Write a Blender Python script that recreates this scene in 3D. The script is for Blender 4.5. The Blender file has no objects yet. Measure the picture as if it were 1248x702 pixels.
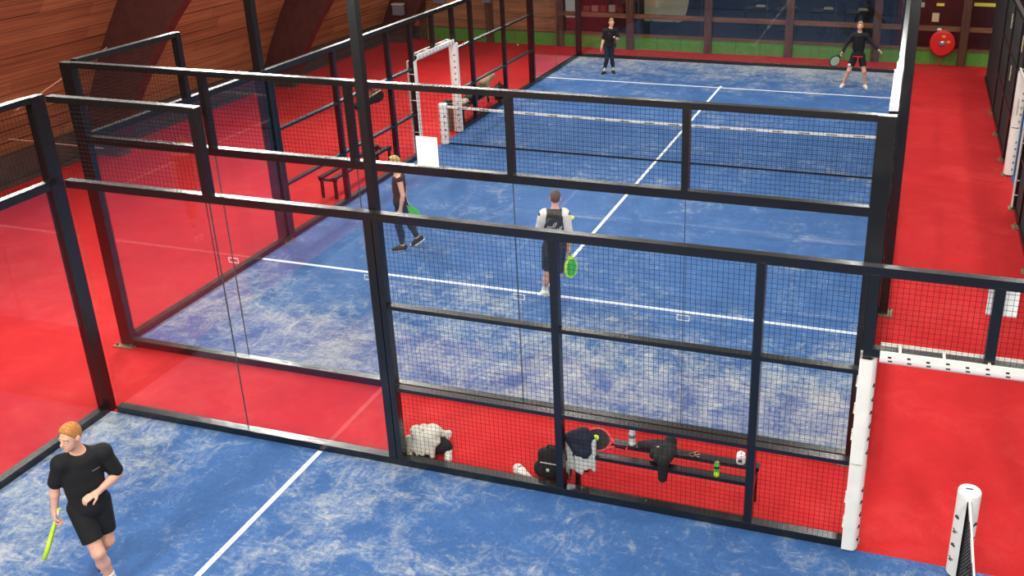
import bpy, bmesh, math, random
import numpy as np
from mathutils import Vector, Matrix
from mathutils.bvhtree import BVHTree

random.seed(7)
sc = bpy.context.scene
COL = sc.collection

# ------------------------------------------------------------------ camera
CAM = Vector((10.1099, -9.7041, 6.5801)); YAW, PIT, ROL, FPX = -0.3061, 0.3867, -0.013, 1187.2565
cy, sy, cp, sp = math.cos(YAW), math.sin(YAW), math.cos(PIT), math.sin(PIT)
Fv = Vector((sy*cp, cy*cp, -sp)); Rv = Vector((cy, -sy, 0)); Uv = Rv.cross(Fv)
R2 = Rv*math.cos(ROL)+Uv*math.sin(ROL); U2 = -Rv*math.sin(ROL)+Uv*math.cos(ROL)
cd = bpy.data.cameras.new('camera'); cam = bpy.data.objects.new('camera', cd); COL.objects.link(cam)
cam.matrix_world = Matrix(((R2.x, U2.x, -Fv.x, CAM.x), (R2.y, U2.y, -Fv.y, CAM.y), (R2.z, U2.z, -Fv.z, CAM.z), (0, 0, 0, 1)))
cd.sensor_width = 36; cd.lens = FPX/1248*36
cd.shift_x = -109.98/1248; cd.shift_y = -66.15/1248
cd.clip_start = .1; cd.clip_end = 200
sc.camera = cam

# ------------------------------------------------------------------ world, lights, exposure
w = bpy.data.worlds.new('hall_light'); sc.world = w; w.use_nodes = True
w.node_tree.nodes['Background'].inputs[0].default_value = (1, .95, .9, 1)
w.node_tree.nodes['Background'].inputs[1].default_value = .30
vs = sc.view_settings; vs.view_transform = 'Standard'; vs.look = 'None'; vs.gamma = 1; vs.use_curve_mapping = False
vs.exposure = 0.08

def area(name, loc, target, power, sx, sy_, col=(1, .97, .92), spread=180):
    l = bpy.data.lights.new(name, 'AREA'); l.energy = power; l.shape = 'RECTANGLE'; l.size = sx; l.size_y = sy_; l.color = col
    l.spread = math.radians(spread)
    o = bpy.data.objects.new(name, l); COL.objects.link(o); o.location = loc
    o.rotation_euler = (Vector(target)-Vector(loc)).to_track_quat('-Z', 'Y').to_euler()
    return o
# ceiling strip lamps of the hall, running along the courts
for x in (3.4, 9.9):
    for y in (-6.5, 1.5, 9.5, 17.5):
        area('ceiling_strip', (x, y, 8.0), (x, y, 0), 140, .35, 4.5)
# unseen strip fills added low along the left aisle to brighten the timber wall
for y in (-5, 2, 8.5, 15):
    area('aisle_wall_fill', (-3.0, y, 6.0), (-3.3, y, 0), 100, .35, 5.0, (1, .93, .84))
# unseen fill lights added above the left aisle for gleam on the rail tops
for y in (1, 7, 13, 19):
    area('aisle_rail_fill', (-3.4, y, 6.2), (3.5, y-7, 1.0), 250, 1.6, .9, (1, .96, .9), 130)
# fill lights added behind the camera to brighten white surfaces facing it
for x in (2.5, 8.5, 14.5):
    area('front_fill', (x, -12.5, 7.6), (x-1, 4, 0.5), 320, 1.6, .9, (1, .97, .92), 130)
area('ceiling_strip', (13.5, 3, 8.0), (13.5, 3, 0), 170, .35, 6)
area('ceiling_strip', (13.5, 14, 8.0), (13.5, 14, 0), 170, .35, 6)
# floodlights at the top of the masts
MASTS = [((-.10, 3.85), (3.5, 6)), ((-.10, 16.1), (3.5, 14)), ((10.17, 3.85), (6.5, 6)), ((10.17, 16.1), (6.5, 14)), ((5.03, -1.42), (6, -6)), ((17.1, -1.43), (15, -6))]
for (mx, my), (tx, ty) in MASTS:
    d = Vector((tx-mx, ty-my, 0)).normalized()
    area('mast_flood', (mx+d.x*.34, my+d.y*.34, 5.86), (tx, ty, 0), 150, .5, .3, (1, .99, .97))

# ------------------------------------------------------------------ materials
def lin(c):
    return tuple((v/12.92 if v <= .04045 else ((v+.055)/1.055)**2.4) for v in (x/255 for x in c)) + (1,)
class NT:
    def __init__(s, name):
        s.m = bpy.data.materials.new(name); s.m.use_nodes = True; s.t = s.m.node_tree; s.t.nodes.clear()
        s.out = s.n('ShaderNodeOutputMaterial')
    def n(s, kind, **kw):
        x = s.t.nodes.new(kind)
        for k, v in kw.items(): setattr(x, k, v)
        return x
    def l(s, a, b): s.t.links.new(a, b)
    def bsdf(s, rough=.5, metal=0, spec=.5):
        b = s.n('ShaderNodeBsdfPrincipled'); b.inputs['Roughness'].default_value = rough; b.inputs['Metallic'].default_value = metal
        b.inputs['Specular IOR Level'].default_value = spec; s.l(b.outputs[0], s.out.inputs[0]); return b
    def noise(s, scale, detail=4, rough=.55, dist=0, vec=None):
        x = s.n('ShaderNodeTexNoise'); x.inputs['Scale'].default_value = scale; x.inputs['Detail'].default_value = detail
        x.inputs['Roughness'].default_value = rough; x.inputs['Distortion'].default_value = dist
        if vec is not None: s.l(vec, x.inputs['Vector'])
        return x.outputs['Fac']
    def coord(s, scale=(1, 1, 1), rot=(0, 0, 0), kind='Object'):
        c = s.n('ShaderNodeTexCoord'); mp = s.n('ShaderNodeMapping'); mp.inputs['Scale'].default_value = scale; mp.inputs['Rotation'].default_value = rot
        s.l(c.outputs[kind], mp.inputs['Vector']); return mp.outputs[0]
    def ramp(s, fac, stops):
        r = s.n('ShaderNodeValToRGB'); e = r.color_ramp.elements
        while len(e) < len(stops): e.new(.5)
        for i, (p, c) in enumerate(stops): e[i].position = p; e[i].color = c if len(c) == 4 else c+(1,)
        s.l(fac, r.inputs[0]); return r.outputs[0]
    def math(s, op, a, b=None, clamp=False):
        x = s.n('ShaderNodeMath', operation=op); x.use_clamp = clamp
        for i, v in enumerate((a, b)):
            if v is None: continue
            if isinstance(v, (int, float)): x.inputs[i].default_value = v
            else: s.l(v, x.inputs[i])
        return x.outputs[0]
    def mix(s, fac, a, b):
        x = s.n('ShaderNodeMix', data_type='RGBA')
        if isinstance(fac, (int, float)): x.inputs[0].default_value = fac
        else: s.l(fac, x.inputs[0])
        for i, v in ((6, a), (7, b)):
            if isinstance(v, tuple): x.inputs[i].default_value = v
            else: s.l(v, x.inputs[i])
        return x.outputs[2]
    def bump(s, b, h, strength=.2, dist=.01):
        x = s.n('ShaderNodeBump'); x.inputs['Strength'].default_value = strength; x.inputs['Distance'].default_value = dist
        s.l(h, x.inputs['Height']); s.l(x.outputs[0], b.inputs['Normal'])

def simple(name, rgb, rough=.5, metal=0, spec=.5, var=.12, scale=30, bump=0):
    t = NT(name); b = t.bsdf(rough, metal, spec); c = lin(rgb)
    n = t.noise(scale, 3, vec=t.coord())
    d = tuple(v*(1-var) for v in c[:3])+(1,); e = tuple(min(1, v*(1+var)) for v in c[:3])+(1,)
    t.l(t.ramp(n, [(.3, d), (.7, e)]), b.inputs['Base Color'])
    if bump: t.bump(b, t.noise(scale*4, 4, vec=t.coord()), bump, .01)
    return t.m

M = {}
def turf(name, axis, stops):
    t = NT(name); b = t.bsdf(.8, 0, .25)
    co = t.n('ShaderNodeTexCoord'); sx = t.n('ShaderNodeSeparateXYZ'); t.l(co.outputs['Object'], sx.inputs[0])
    a = sx.outputs[axis]
    g = t.n('ShaderNodeMapRange'); g.inputs['From Min'].default_value = stops[0][0]; g.inputs['From Max'].default_value = stops[-1][0]; t.l(a, g.inputs['Value'])
    span = stops[-1][0]-stops[0][0]
    grad = t.ramp(g.outputs[0], [((p-stops[0][0])/span, (v, v, v)) for p, v in stops])
    big = t.noise(.55, 3, .5, .4, t.coord())
    mid = t.noise(2.0, 5, .6, .8, t.coord())
    st1 = t.noise(4.4, 6, .68, 1.6, t.coord((1, .55, 1), (0, 0, .6)))
    st2 = t.noise(5.2, 6, .68, 1.6, t.coord((.5, 1.1, 1), (0, 0, -.35)))
    st = t.math('MAXIMUM', st1, st2)
    fine = t.noise(26, 5, .7, .6, t.coord())
    s = t.math('ADD', t.math('MULTIPLY', st, .95), t.math('MULTIPLY', mid, .45))
    s = t.math('ADD', s, t.math('MULTIPLY', big, .55))
    s = t.math('ADD', s, t.math('MULTIPLY', fine, .22))
    s = t.math('ADD', s, grad)
    sand = t.ramp(s, [(.0, (0, 0, 0)), (1, (1, 1, 1))])
    mk = t.n('ShaderNodeMapRange'); mk.interpolation_type = 'SMOOTHSTEP'
    mk.inputs['From Min'].default_value = 1.14; mk.inputs['From Max'].default_value = 1.58; t.l(s, mk.inputs['Value'])
    blue = t.ramp(t.math('ADD', t.math('MULTIPLY', mid, .5), t.math('MULTIPLY', fine, .5)), [(.3, lin((44, 80, 132))), (.55, lin((59, 98, 152))), (.75, lin((84, 120, 170)))])
    sandc = t.ramp(fine, [(.3, lin((150, 156, 162))), (.7, lin((200, 200, 186)))])
    t.l(t.mix(t.math('MULTIPLY', mk.outputs[0], .84), blue, sandc), b.inputs['Base Color'])
    t.bump(b, fine, .25, .01)
    return t.m
M['turf_a'] = turf('blue_turf_far_court', 1, [(0, .20), (1.2, .20), (2.6, .12), (3.6, .0), (6, -.02), (9, .02), (12, -.03), (15.5, -.02), (16.9, .06), (18.2, .16), (20, .28)])
M['turf_b'] = turf('blue_turf_near_court', 0, [(1, .26), (2.0, .20), (2.9, .02), (3.6, .02), (5, .13), (6.5, .09), (8, .02), (10, .02), (12, .06)])
def carpet():
    t = NT('red_carpet'); b = t.bsdf(.9, 0, .15)
    n1 = t.noise(.6, 4, .6, .5, t.coord()); n2 = t.noise(40, 4, .7, 0, t.coord()); n3 = t.noise(3, 5, .65, .8, t.coord())
    f = t.math('ADD', t.math('MULTIPLY', n1, .45), t.math('ADD', t.math('MULTIPLY', n2, .2), t.math('MULTIPLY', n3, .35)))
    c = t.ramp(f, [(.32, lin((176, 30, 33))), (.52, lin((192, 39, 42))), (.72, lin((206, 62, 60)))])
    t.l(c, b.inputs['Base Color']); t.bump(b, n2, .3, .006)
    return t.m
M['carpet'] = carpet()
M['line'] = simple('white_line', (232, 235, 235), .8, var=.08, scale=20)
M['black'] = simple('black_powder_coat', (19, 19, 18), .27, 0, .75, var=.2, scale=25)
M['wire'] = simple('black_wire', (20, 20, 22), .75, 0, .15)
M['pad'] = simple('white_vinyl', (236, 232, 222), .5, var=.05, scale=6, bump=.1)
M['ink'] = simple('black_print', (28, 28, 30), .6)
M['net'] = simple('black_netting', (16, 17, 20), .8)
M['galv'] = simple('galvanised_steel', (150, 138, 108), .45, .6)
M['beam'] = simple('dark_glulam', (74, 40, 36), .6, var=.22, scale=4)
M['plinth'] = simple('dark_brown_plinth', (70, 52, 46), .7, var=.25, scale=5)
M['green'] = simple('green_panel', (82, 140, 48), .6, var=.12, scale=8)
M['white'] = simple('white_paper', (244, 244, 240), .7, var=.03)
M['red'] = simple('red_paint', (214, 24, 26), .4, var=.06)
def wood(name, a, bb, c, sc_):
    t = NT(name); b = t.bsdf(.6, 0, .3)
    n = t.noise(3.2, 6, .65, .5, t.coord(sc_)); n2 = t.noise(1.1, 3, .5, .3, t.coord())
    col = t.ramp(n, [(.3, lin(a)), (.5, lin(bb)), (.72, lin(c))])
    col = t.mix(t.math('MULTIPLY', n2, .5), col, lin(a)); t.l(col, b.inputs['Base Color'])
    t.bump(b, n, .3, .01)
    return t.m
M['plank'] = [wood('wall_timber_%d' % i, *p, (.3, .10, 7.5)) for i, p in enumerate([((114, 76, 50), (160, 110, 74), (190, 140, 98)), ((106, 70, 46), (150, 102, 68), (182, 132, 90)), ((120, 82, 54), (168, 118, 80), (198, 148, 104))])]
M['column'] = wood('column_timber', (62, 40, 32), (92, 60, 44), (118, 80, 56), (4, 4, .4))
M['rail_wood'] = wood('rail_timber', (84, 54, 38), (122, 80, 54), (150, 102, 70), (.4, 4, 4))
def glass(name, tint, base=.05):
    t = NT(name)
    tr = t.n('ShaderNodeBsdfTransparent'); tr.inputs[0].default_value = tint
    gl = t.n('ShaderNodeBsdfGlossy'); gl.inputs['Roughness'].default_value = .02
    lw = t.n('ShaderNodeLayerWeight'); lw.inputs['Blend'].default_value = .5
    f = t.math('ADD', t.math('MULTIPLY', t.math('POWER', lw.outputs['Facing'], 4.0), .5), base, True)
    mx = t.n('ShaderNodeMixShader'); t.l(f, mx.inputs[0]); t.l(tr.outputs[0], mx.inputs[1]); t.l(gl.outputs[0], mx.inputs[2]); t.l(mx.outputs[0], t.out.inputs[0])
    return t.m
M['glass'] = glass('tempered_glass', (.985, .99, .988, 1), .04)
M['pane'] = glass('window_glass', (.86, .86, .86, 1), .02)
M['seal'] = simple('dark_seal', (62, 72, 70), .5)
def clear_bottle():
    t = NT('clear_plastic'); b = t.bsdf(.1, 0, .5); b.inputs['Base Color'].default_value = lin((225, 232, 232)); b.inputs['Alpha'].default_value = .55
    return t.m
M['clear'] = clear_bottle()

# ------------------------------------------------------------------ mesh helpers
class MB:
    def __init__(s): s.v = []; s.f = []
    def add(s, vs, fs):
        k = len(s.v); s.v += [tuple(v) for v in vs]; s.f += [tuple(i+k for i in f) for f in fs]; return s
    def box(s, x0, x1, y0, y1, z0, z1, fn=None):
        vs = [(x, y, z) for z in (z0, z1) for y in (y0, y1) for x in (x0, x1)]
        if fn: vs = [fn(*v) for v in vs]
        return s.add(vs, [(0, 2, 3, 1), (4, 5, 7, 6), (0, 1, 5, 4), (2, 6, 7, 3), (0, 4, 6, 2), (1, 3, 7, 5)])
    def tube(s, pts, r, n=8, caps=True, up=None):
        pts = [Vector(p) for p in pts]; rs = r if isinstance(r, (list, tuple)) else [r]*len(pts)
        vs = []; fs = []; prev = None
        for i, p in enumerate(pts):
            d = (pts[min(i+1, len(pts)-1)]-pts[max(i-1, 0)]).normalized()
            if prev is None:
                a = Vector((0, 0, 1)) if abs(d.z) < .9 else Vector((1, 0, 0)); a = (a-d*a.dot(d)).normalized()
            else:
                a = (prev-d*prev.dot(d)).normalized()
            prev = a; b = d.cross(a)
            for j in range(n):
                t = 2*math.pi*(j+.5)/n; vs.append(p+(a*math.cos(t)+b*math.sin(t))*rs[i])
        for i in range(len(pts)-1):
            for j in range(n):
                k = (j+1) % n; fs.append((i*n+j, i*n+k, (i+1)*n+k, (i+1)*n+j))
        if caps: fs.append(tuple(range(n-1, -1, -1))); m = (len(pts)-1)*n; fs.append(tuple(range(m, m+n)))
        return s.add(vs, fs)
    def lathe(s, prof, c=(0, 0, 0), n=20, fn=None):
        vs = []; fs = []
        for r, z in prof:
            for j in range(n):
                t = 2*math.pi*j/n; v = (c[0]+r*math.cos(t), c[1]+r*math.sin(t), c[2]+z); vs.append(fn(*v) if fn else v)
        for i in range(len(prof)-1):
            for j in range(n):
                k = (j+1) % n; fs.append((i*n+j, i*n+k, (i+1)*n+k, (i+1)*n+j))
        fs.append(tuple(range(n-1, -1, -1))); m = (len(prof)-1)*n; fs.append(tuple(range(m, m+n)))
        return s.add(vs, fs)
    def prism(s, poly, fn0, fn1):
        n = len(poly); vs = [fn0(*p) for p in poly]+[fn1(*p) for p in poly]
        fs = [tuple(range(n-1, -1, -1)), tuple(range(n, 2*n))]+[(i, (i+1) % n, n+(i+1) % n, n+i) for i in range(n)]
        return s.add(vs, fs)
    def sphere(s, c, r, n=12, m=8, sc_=(1, 1, 1)):
        vs = [(c[0], c[1], c[2]+r*sc_[2])]
        for i in range(1, m):
            a = math.pi*i/m
            for j in range(n):
                t = 2*math.pi*j/n; vs.append((c[0]+r*sc_[0]*math.sin(a)*math.cos(t), c[1]+r*sc_[1]*math.sin(a)*math.sin(t), c[2]+r*sc_[2]*math.cos(a)))
        vs.append((c[0], c[1], c[2]-r*sc_[2])); fs = []
        for j in range(n): fs.append((0, 1+j, 1+(j+1) % n))
        for i in range(m-2):
            for j in range(n): fs.append((1+i*n+j, 1+(i+1)*n+j, 1+(i+1)*n+(j+1) % n, 1+i*n+(j+1) % n))
        L = len(vs)-1
        for j in range(n): fs.append((L, 1+(m-2)*n+(j+1) % n, 1+(m-2)*n+j))
        return s.add(vs, fs)
    def build(s, name, mat, parent=None, smooth=False, kind=None, label=None):
        me = bpy.data.meshes.new(name); me.from_pydata(s.v, [], s.f)
        bm = bmesh.new(); bm.from_mesh(me); bmesh.ops.recalc_face_normals(bm, faces=bm.faces); bm.to_mesh(me); bm.free()
        return link(name, me, mat, parent, smooth, kind, label)
def link(name, me, mat, parent=None, smooth=False, kind=None, label=None):
    me.materials.append(mat)
    if smooth: me.polygons.foreach_set('use_smooth', [True]*len(me.polygons))
    o = bpy.data.objects.new(name, me); COL.objects.link(o)
    if parent:
        o.parent = parent
        q = parent; inv = Matrix.Identity(4)
        while q is not None: inv = q.matrix_basis @ inv; q = q.parent
        if parent.type == 'EMPTY': o.matrix_parent_inverse = Matrix.Identity(4)
    if kind: o['kind'] = kind
    if label: o['label'] = label
    return o
def thing(name, label, cat, loc=(0, 0, 0), group=None, rot=0):
    o = bpy.data.objects.new(name, None); COL.objects.link(o); o.location = loc; o.rotation_euler = (0, 0, rot); o.empty_display_size = .2
    return tag(o, label, cat, group)
def tag(o, label, cat, group=None):
    o['label'] = label; o['category'] = cat
    if group: o['group'] = group
    return o
def struct(o): o['kind'] = 'structure'; return o

# ------------------------------------------------------------------ floor and courts
struct(MB().box(-9, 16, -14, 27, -.2, 0).build('floor', M['carpet']))
cA = struct(MB().box(.0, 10.0, 0, 20, -.02, .012).build('floor_blue_court', M['turf_a']))
cB = struct(MB().box(1.08, 21.1, -11.58, -1.58, -.02, .012).build('floor_blue_court', M['turf_b']))
struct(MB().box(12.43, 15.9, 0, 20, -.02, .012).build('floor_blue_court', M['turf_a']))
def line(par, x0, x1, y0, y1): MB().box(x0, x1, y0, y1, .010, .016).build('court_line', M['line'], par)
line(cA, .02, 9.98, 3.02, 3.08); line(cA, .02, 9.98, 16.92, 16.98)
MB().add([(5.03, 3.0, .0161), (5.09, 3.0, .0161), (5.235, 17.15, .0161), (5.175, 17.15, .0161), (5.03, 3.0, .01), (5.09, 3.0, .01), (5.235, 17.15, .01), (5.175, 17.15, .01)],
         [(0, 1, 2, 3), (7, 6, 5, 4), (0, 4, 5, 1), (1, 5, 6, 2), (2, 6, 7, 3), (3, 7, 4, 0)]).build('court_line', M['line'], cA)
line(cB, 4.05, 4.11, -11.5, -1.60); line(cB, 3.85, 11.08, -6.61, -6.55)
# carpet joints and ripples
for i, (y, h_) in enumerate([(-.45, .006), (3.6, .008), (8.3, .012), (10.6, .02), (12.4, .014), (15.2, .016)]):
    mb = MB(); n = 16
    for k in range(n):
        x0 = 10.2+k*2.02/n; x1 = x0+2.02/n; f = lambda x: y+.05*math.sin(x*3+i*2)+.02*math.sin(x*11+i)
        mb.add([(x0, f(x0)-.10, .0005), (x0, f(x0), h_), (x0, f(x0)+.05, .0005), (x1, f(x1)-.10, .0005), (x1, f(x1), h_), (x1, f(x1)+.05, .0005)], [(0, 3, 4, 1), (1, 4, 5, 2)])
    struct(mb.build('trim_%d' % (i+1), M['carpet']))
mb = MB().add([(-4, -1.4, .0005), (-4, -1.55, .012), (-4, -1.75, .0005), (.95, -1.50, .0005), (.95, -1.65, .012), (.95, -1.85, .0005)], [(0, 3, 4, 1), (1, 4, 5, 2)])
struct(mb.build('trim_7', M['carpet']))

# ------------------------------------------------------------------ left hall wall (leaning timber lining) and arches
def wx(z): return -7.75+.35*z+.05*z*z
wl = struct(MB().box(-7.9, -7.42, -13, 21.6, 0, .62).build('wall_left', M['plinth']))
MB().box(-7.44, -7.30, -13, 21.5, 0, .10).build('kerb', M['plinth'], wl)
MB().add([(wx(.6)-.08, -13, .6), (wx(.6)-.08, 21.6, .6), (wx(3)-.08, 21.6, 3), (wx(3)-.08, -13, 3), (wx(4.6)-.08, 21.6, 4.6), (wx(4.6)-.08, -13, 4.6)], [(0, 1, 2, 3), (3, 2, 4, 5)]).build('backing', M['beam'], wl)
zc = [.62]
while zc[-1] < 4.3: zc.append(zc[-1]+.27)
k = 0
for i in range(len(zc)-1):
    y = 2.5-(i*1.37 % 3)
    y = -1.0-(i*1.37) % 2.6
    while y < 21.6:
        L = random.choice((3.4, 4.2, 4.8)); y1 = min(y+L, 21.6); g = random.choice((.004, .006, .016)); z0, z1 = zc[i]+g, zc[i+1]-.004; pr = random.uniform(0, .012)
        mb = MB(); vs = []
        for yy in (y+.004, y1-.004):
            for zz, off in ((z0, 0), (z1, 0), (z1, -.05), (z0, -.05)): vs.append((wx(zz)+pr+off, yy, zz))
        mb.add(vs, [(0, 1, 2, 3), (7, 6, 5, 4), (0, 4, 5, 1), (1, 5, 6, 2), (2, 6, 7, 3), (3, 7, 4, 0)])
        mb.build('plank', M['plank'][k*7 % 3], wl); k += 1; y = y1
def inner(z): return -6.7+.45*z+.07*z*z
for i, (y, lab) in enumerate([(7.2, 'dark laminated timber arch rising behind the near left corner posts'), (14.0, 'dark laminated timber arch rising behind the far court light mast'), (20.8, 'dark laminated timber arch in the far left corner of the hall')]):
    t = thing('timber_arch', lab, 'beam', (inner(0), y, 0))
    mb = MB(); N = 16; vs = []
    for j in range(N+1):
        z = 4.5*j/N
        for yy in (y, y+.28):
            vs += [(wx(z)-.02-inner(0), yy-y, z), (inner(z)-inner(0), yy-y, z)]
    fs = []
    for j in range(N):
        a = j*4; b = a+4
        fs += [(a, a+1, b+1, b), (a+3, a+2, b+2, b+3), (a+1, a+3, b+3, b+1), (a+2, a, b, b+2)]
    fs += [(0, 2, 3, 1), (N*4, N*4+1, N*4+3, N*4+2)]
    mb.add(vs, fs).build('arch_beam', M['beam'], t)
    MB().box(-.75, .05, -.04, .32, 0, .22).build('foot_plate', M['plinth'], t)

# ------------------------------------------------------------------ back hall wall with window bays
YB = 21.6
wb = struct(MB().box(-7.6, 16, YB, YB+.12, 0, .44).build('wall_back', M['plinth']))
cols = [-6.3, -3.74, -1.15, 1.3, 3.92, 6.52, 9.18, 11.72, 14.3]
for i in range(len(cols)-1):
    x0, x1 = cols[i]+.12, cols[i+1]-.12
    n = 3
    for j in range(n):
        a = x0+(x1-x0)*j/n; MB().box(a+.004, x0+(x1-x0)*(j+1)/n-.004, YB-.03, YB, .0, .43).build('green_panel', M['green'], wb)
for x in cols: MB().box(x-.12, x+.12, YB-.14, YB+.16, 0, 3.2).build('column', M['column'], wb)
for i in (0, 1):    # timber-clad bays
    x0, x1 = cols[i]+.12, cols[i+1]-.12; z = .46; j = 0
    MB().box(x0, x1, YB+.02, YB+.12, .44, 3.2).build('backing', M['beam'], wb)
    while z < 3.1:
        MB().box(x0+.003, x1-.003, YB-.012-.006*(j % 2), YB+.03, z, z+.155).build('plank', M['plank'][(j+i) % 3], wb); z += .16; j += 1
for i in range(2, len(cols)-1):
    x0, x1 = cols[i]+.12, cols[i+1]-.12
    wn = struct(MB().box(x0, x1, YB-.07, YB+.14, .44, .50).build('window_%d' % (i-1), M['rail_wood']))
    MB().box(x0, x1, YB-.04, YB+.10, 1.02, 1.16).build('rail', M['rail_wood'], wn)
    MB().box(x0, x1, YB-.04, YB+.10, 2.9, 3.05).build('rail', M['rail_wood'], wn)
    MB().box(x0, x1, YB+.03, YB+.042, .50, 1.02).build('pane', M['pane'], wn)
    MB().box(x0, x1, YB+.03, YB+.042, 1.16, 2.9).build('pane', M['pane'], wn)
# rooms behind the panes
M['navy'] = simple('navy_room', (40, 42, 58), .8, var=.2, scale=3)
M['maroon'] = simple('maroon_room', (92, 30, 34), .8, var=.25, scale=3)
M['furn'] = simple('dark_furniture', (26, 26, 32), .6)
M['cream'] = simple('cream_board', (196, 188, 150), .7, var=.06)
M['greypaint'] = simple('grey_paint', (112, 112, 124), .7, var=.1)
r1 = struct(MB().box(1.5, 9.6, YB+.2, YB+11, -.02, .02).build('floor_lounge', M['navy']))
struct(MB().box(1.5, 9.6, YB+11, YB+11.1, 0, 3.2).build('wall_lounge_back', M['navy']))
struct(MB().box(-1.3, 1.45, YB+2.4, YB+2.5, 0, 3.2).build('wall_shop_back', M['maroon']))
struct(MB().box(-1.3, 1.45, YB+.2, YB+2.4, -.02, .02).build('floor_shop', M['maroon']))
struct(MB().box(9.7, 16, YB+2.0, YB+2.1, 0, 3.2).build('wall_office_back', M['maroon']))
struct(MB().box(9.7, 16, YB+.2, YB+2.0, -.02, .02).build('floor_office', M['maroon']))
struct(MB().box(1.42, 1.5, YB+.17, YB+11, 0, 3.2).build('wall_lounge_left', M['navy']))
struct(MB().box(9.6, 9.7, YB+.17, YB+11, 0, 3.2).build('wall_lounge_right', M['navy']))
# lounge furniture
def chair(x, y, rz, lab):
    t = thing('lounge_chair', lab, 'chair', (x, y, .02), 'dark chairs behind the windows', rz)
    MB().box(-.22, .22, -.22, .22, .43, .48).build('seat', M['furn'], t)
    MB().box(-.22, .22, .19, .23, .58, .95).build('backrest', M['furn'], t)
    for sx_ in (-.2, .2):
        for sy_ in (-.2, .2): MB().box(sx_-.018, sx_+.018, sy_-.018, sy_+.018, 0, .44 if sy_ < 0 else .95).build('leg', M['furn'], t)
def table(x, y, lab):
    t = thing('lounge_table', lab, 'table', (x, y, .02), 'dark tables behind the windows')
    MB().box(-.45, .45, -.4, .4, .72, .76).build('tabletop', M['furn'], t)
    MB().lathe([(.04, .03), (.04, .72)], n=10).build('pedestal', M['furn'], t); MB().lathe([(.25, 0), (.25, .03)], n=14).build('base', M['furn'], t)
    return t
tx = [4.8, 5.9, 7.2, 8.4]
wh = ['left part of the middle lounge window', 'right part of the middle lounge window', 'left part of the right lounge window', 'right part of the right lounge window']
for i, x in enumerate(tx):
    table(x, YB+4.5, 'dark pedestal table seen through the %s' % wh[i])
    chair(x-.35, YB+5.4, 0, 'dark chair beyond its table in the %s' % wh[i]); chair(x+.25, YB+3.7, math.pi, 'dark chair in front of its table in the %s' % wh[i])
for i, x in enumerate(tx):
    o = MB().box(-.16, .16, -.12, .12, 0, .09).add([(-.12, -.08, .09), (.12, -.08, .09), (.12, .08, .11), (-.12, .08, .11)], [(0, 1, 2, 3)]).build('carton', M['cream']); o.location = (x+.12, YB+4.5, .78)
    tag(o, 'small pale carton on the table in the %s' % wh[i], 'box', 'pale cartons on the lounge tables')
t = thing('projection_board', 'tall cream board with rounded right edge behind the window left of centre', 'board', (2.25, YB+1.0, .02))
pl = [(-.75, .75)]+[(-.75, 2.6), (.45, 2.6)]+[(.45+.33*math.sin(a), 1.675+.925*math.cos(a)) for a in [math.pi*q/10 for q in range(1, 10)]]+[(.45, .75)]
MB().prism(pl, lambda a, b: (a, 0, b), lambda a, b: (a, .06, b)).build('board_panel', M['cream'], t)
for sx_ in (-.5, .3): MB().box(sx_-.03, sx_+.03, .0, .06, 0, .8).build('leg', M['furn'], t)
# shop shelves behind left bay
t = thing('shelf_unit', 'dark shelf unit behind the red window bay', 'shelf', (.1, YB+1.6, .02))
for z in (.9, 1.35, 1.8): MB().box(-1.0, 1.0, -.15, .15, z, z+.03).build('shelf_board', M['furn'], t)
for x in (-1, 1): MB().box(x-.02, x+.02, -.15, .15, 0, 2.2).build('side_panel', M['furn'], t)
sc_cols = [(170, 96, 84), (206, 150, 140), (160, 70, 62), (222, 190, 170), (120, 60, 56), (196, 120, 100)]
names = ['brick-red', 'pale pink', 'dark red', 'cream', 'maroon', 'salmon']
for zi, z in enumerate((.95, 1.4)):
    for q in range(6):
        hh = .16+.06*((q*5+zi*3) % 4)/3
        o = MB().box(-.11, .11, -.1, .1, 0, hh).box(-.115, .115, -.105, .105, hh*.75, hh+.004).build('shop_box', simple('box_%d_%d' % (zi, q), sc_cols[(q+zi*2) % 6], .7))
        o.location = (-.72+q*.31, YB+1.55, z)
        tag(o, '%s box on the %s board of the shelf behind the red window' % (names[(q+zi*2) % 6], ('lower', 'middle')[zi]), 'box', 'boxes on the shop shelf')
# notices on the panes
for x, z, ww, hh, c, lab in [(10.22, 1.42, .36, .30, (176, 172, 150), 'pale grey notice on the pane left of the hose reel'), (10.85, 1.42, .20, .26, (190, 170, 130), 'tan notice taped to the pane above the hose reel'), (10.35, 1.78, .30, .14, (150, 160, 140), 'pale green notice high on the pane left of the hose reel'),
                             (10.95, 1.80, .22, .08, (210, 200, 80), 'narrow yellow notice high above the hose reel'), (12.35, 1.84, .9, .10, (196, 200, 70), 'long yellow notice strip on the right red pane'), (12.95, 1.50, .22, .26, (200, 190, 160), 'cream notice at the right end of the red pane'), (11.0, 1.08, .12, .06, (230, 225, 215), 'small white tag on the wooden rail above the hose reel')]:
    yy = YB-.045 if z < 1.2 else YB+.02
    tag(MB().box(x-ww/2, x+ww/2, yy-.006, yy, z-hh/2, z+hh/2).build('notice', simple('notice_%d' % (x*100), c, .7)), lab, 'notice')
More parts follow.
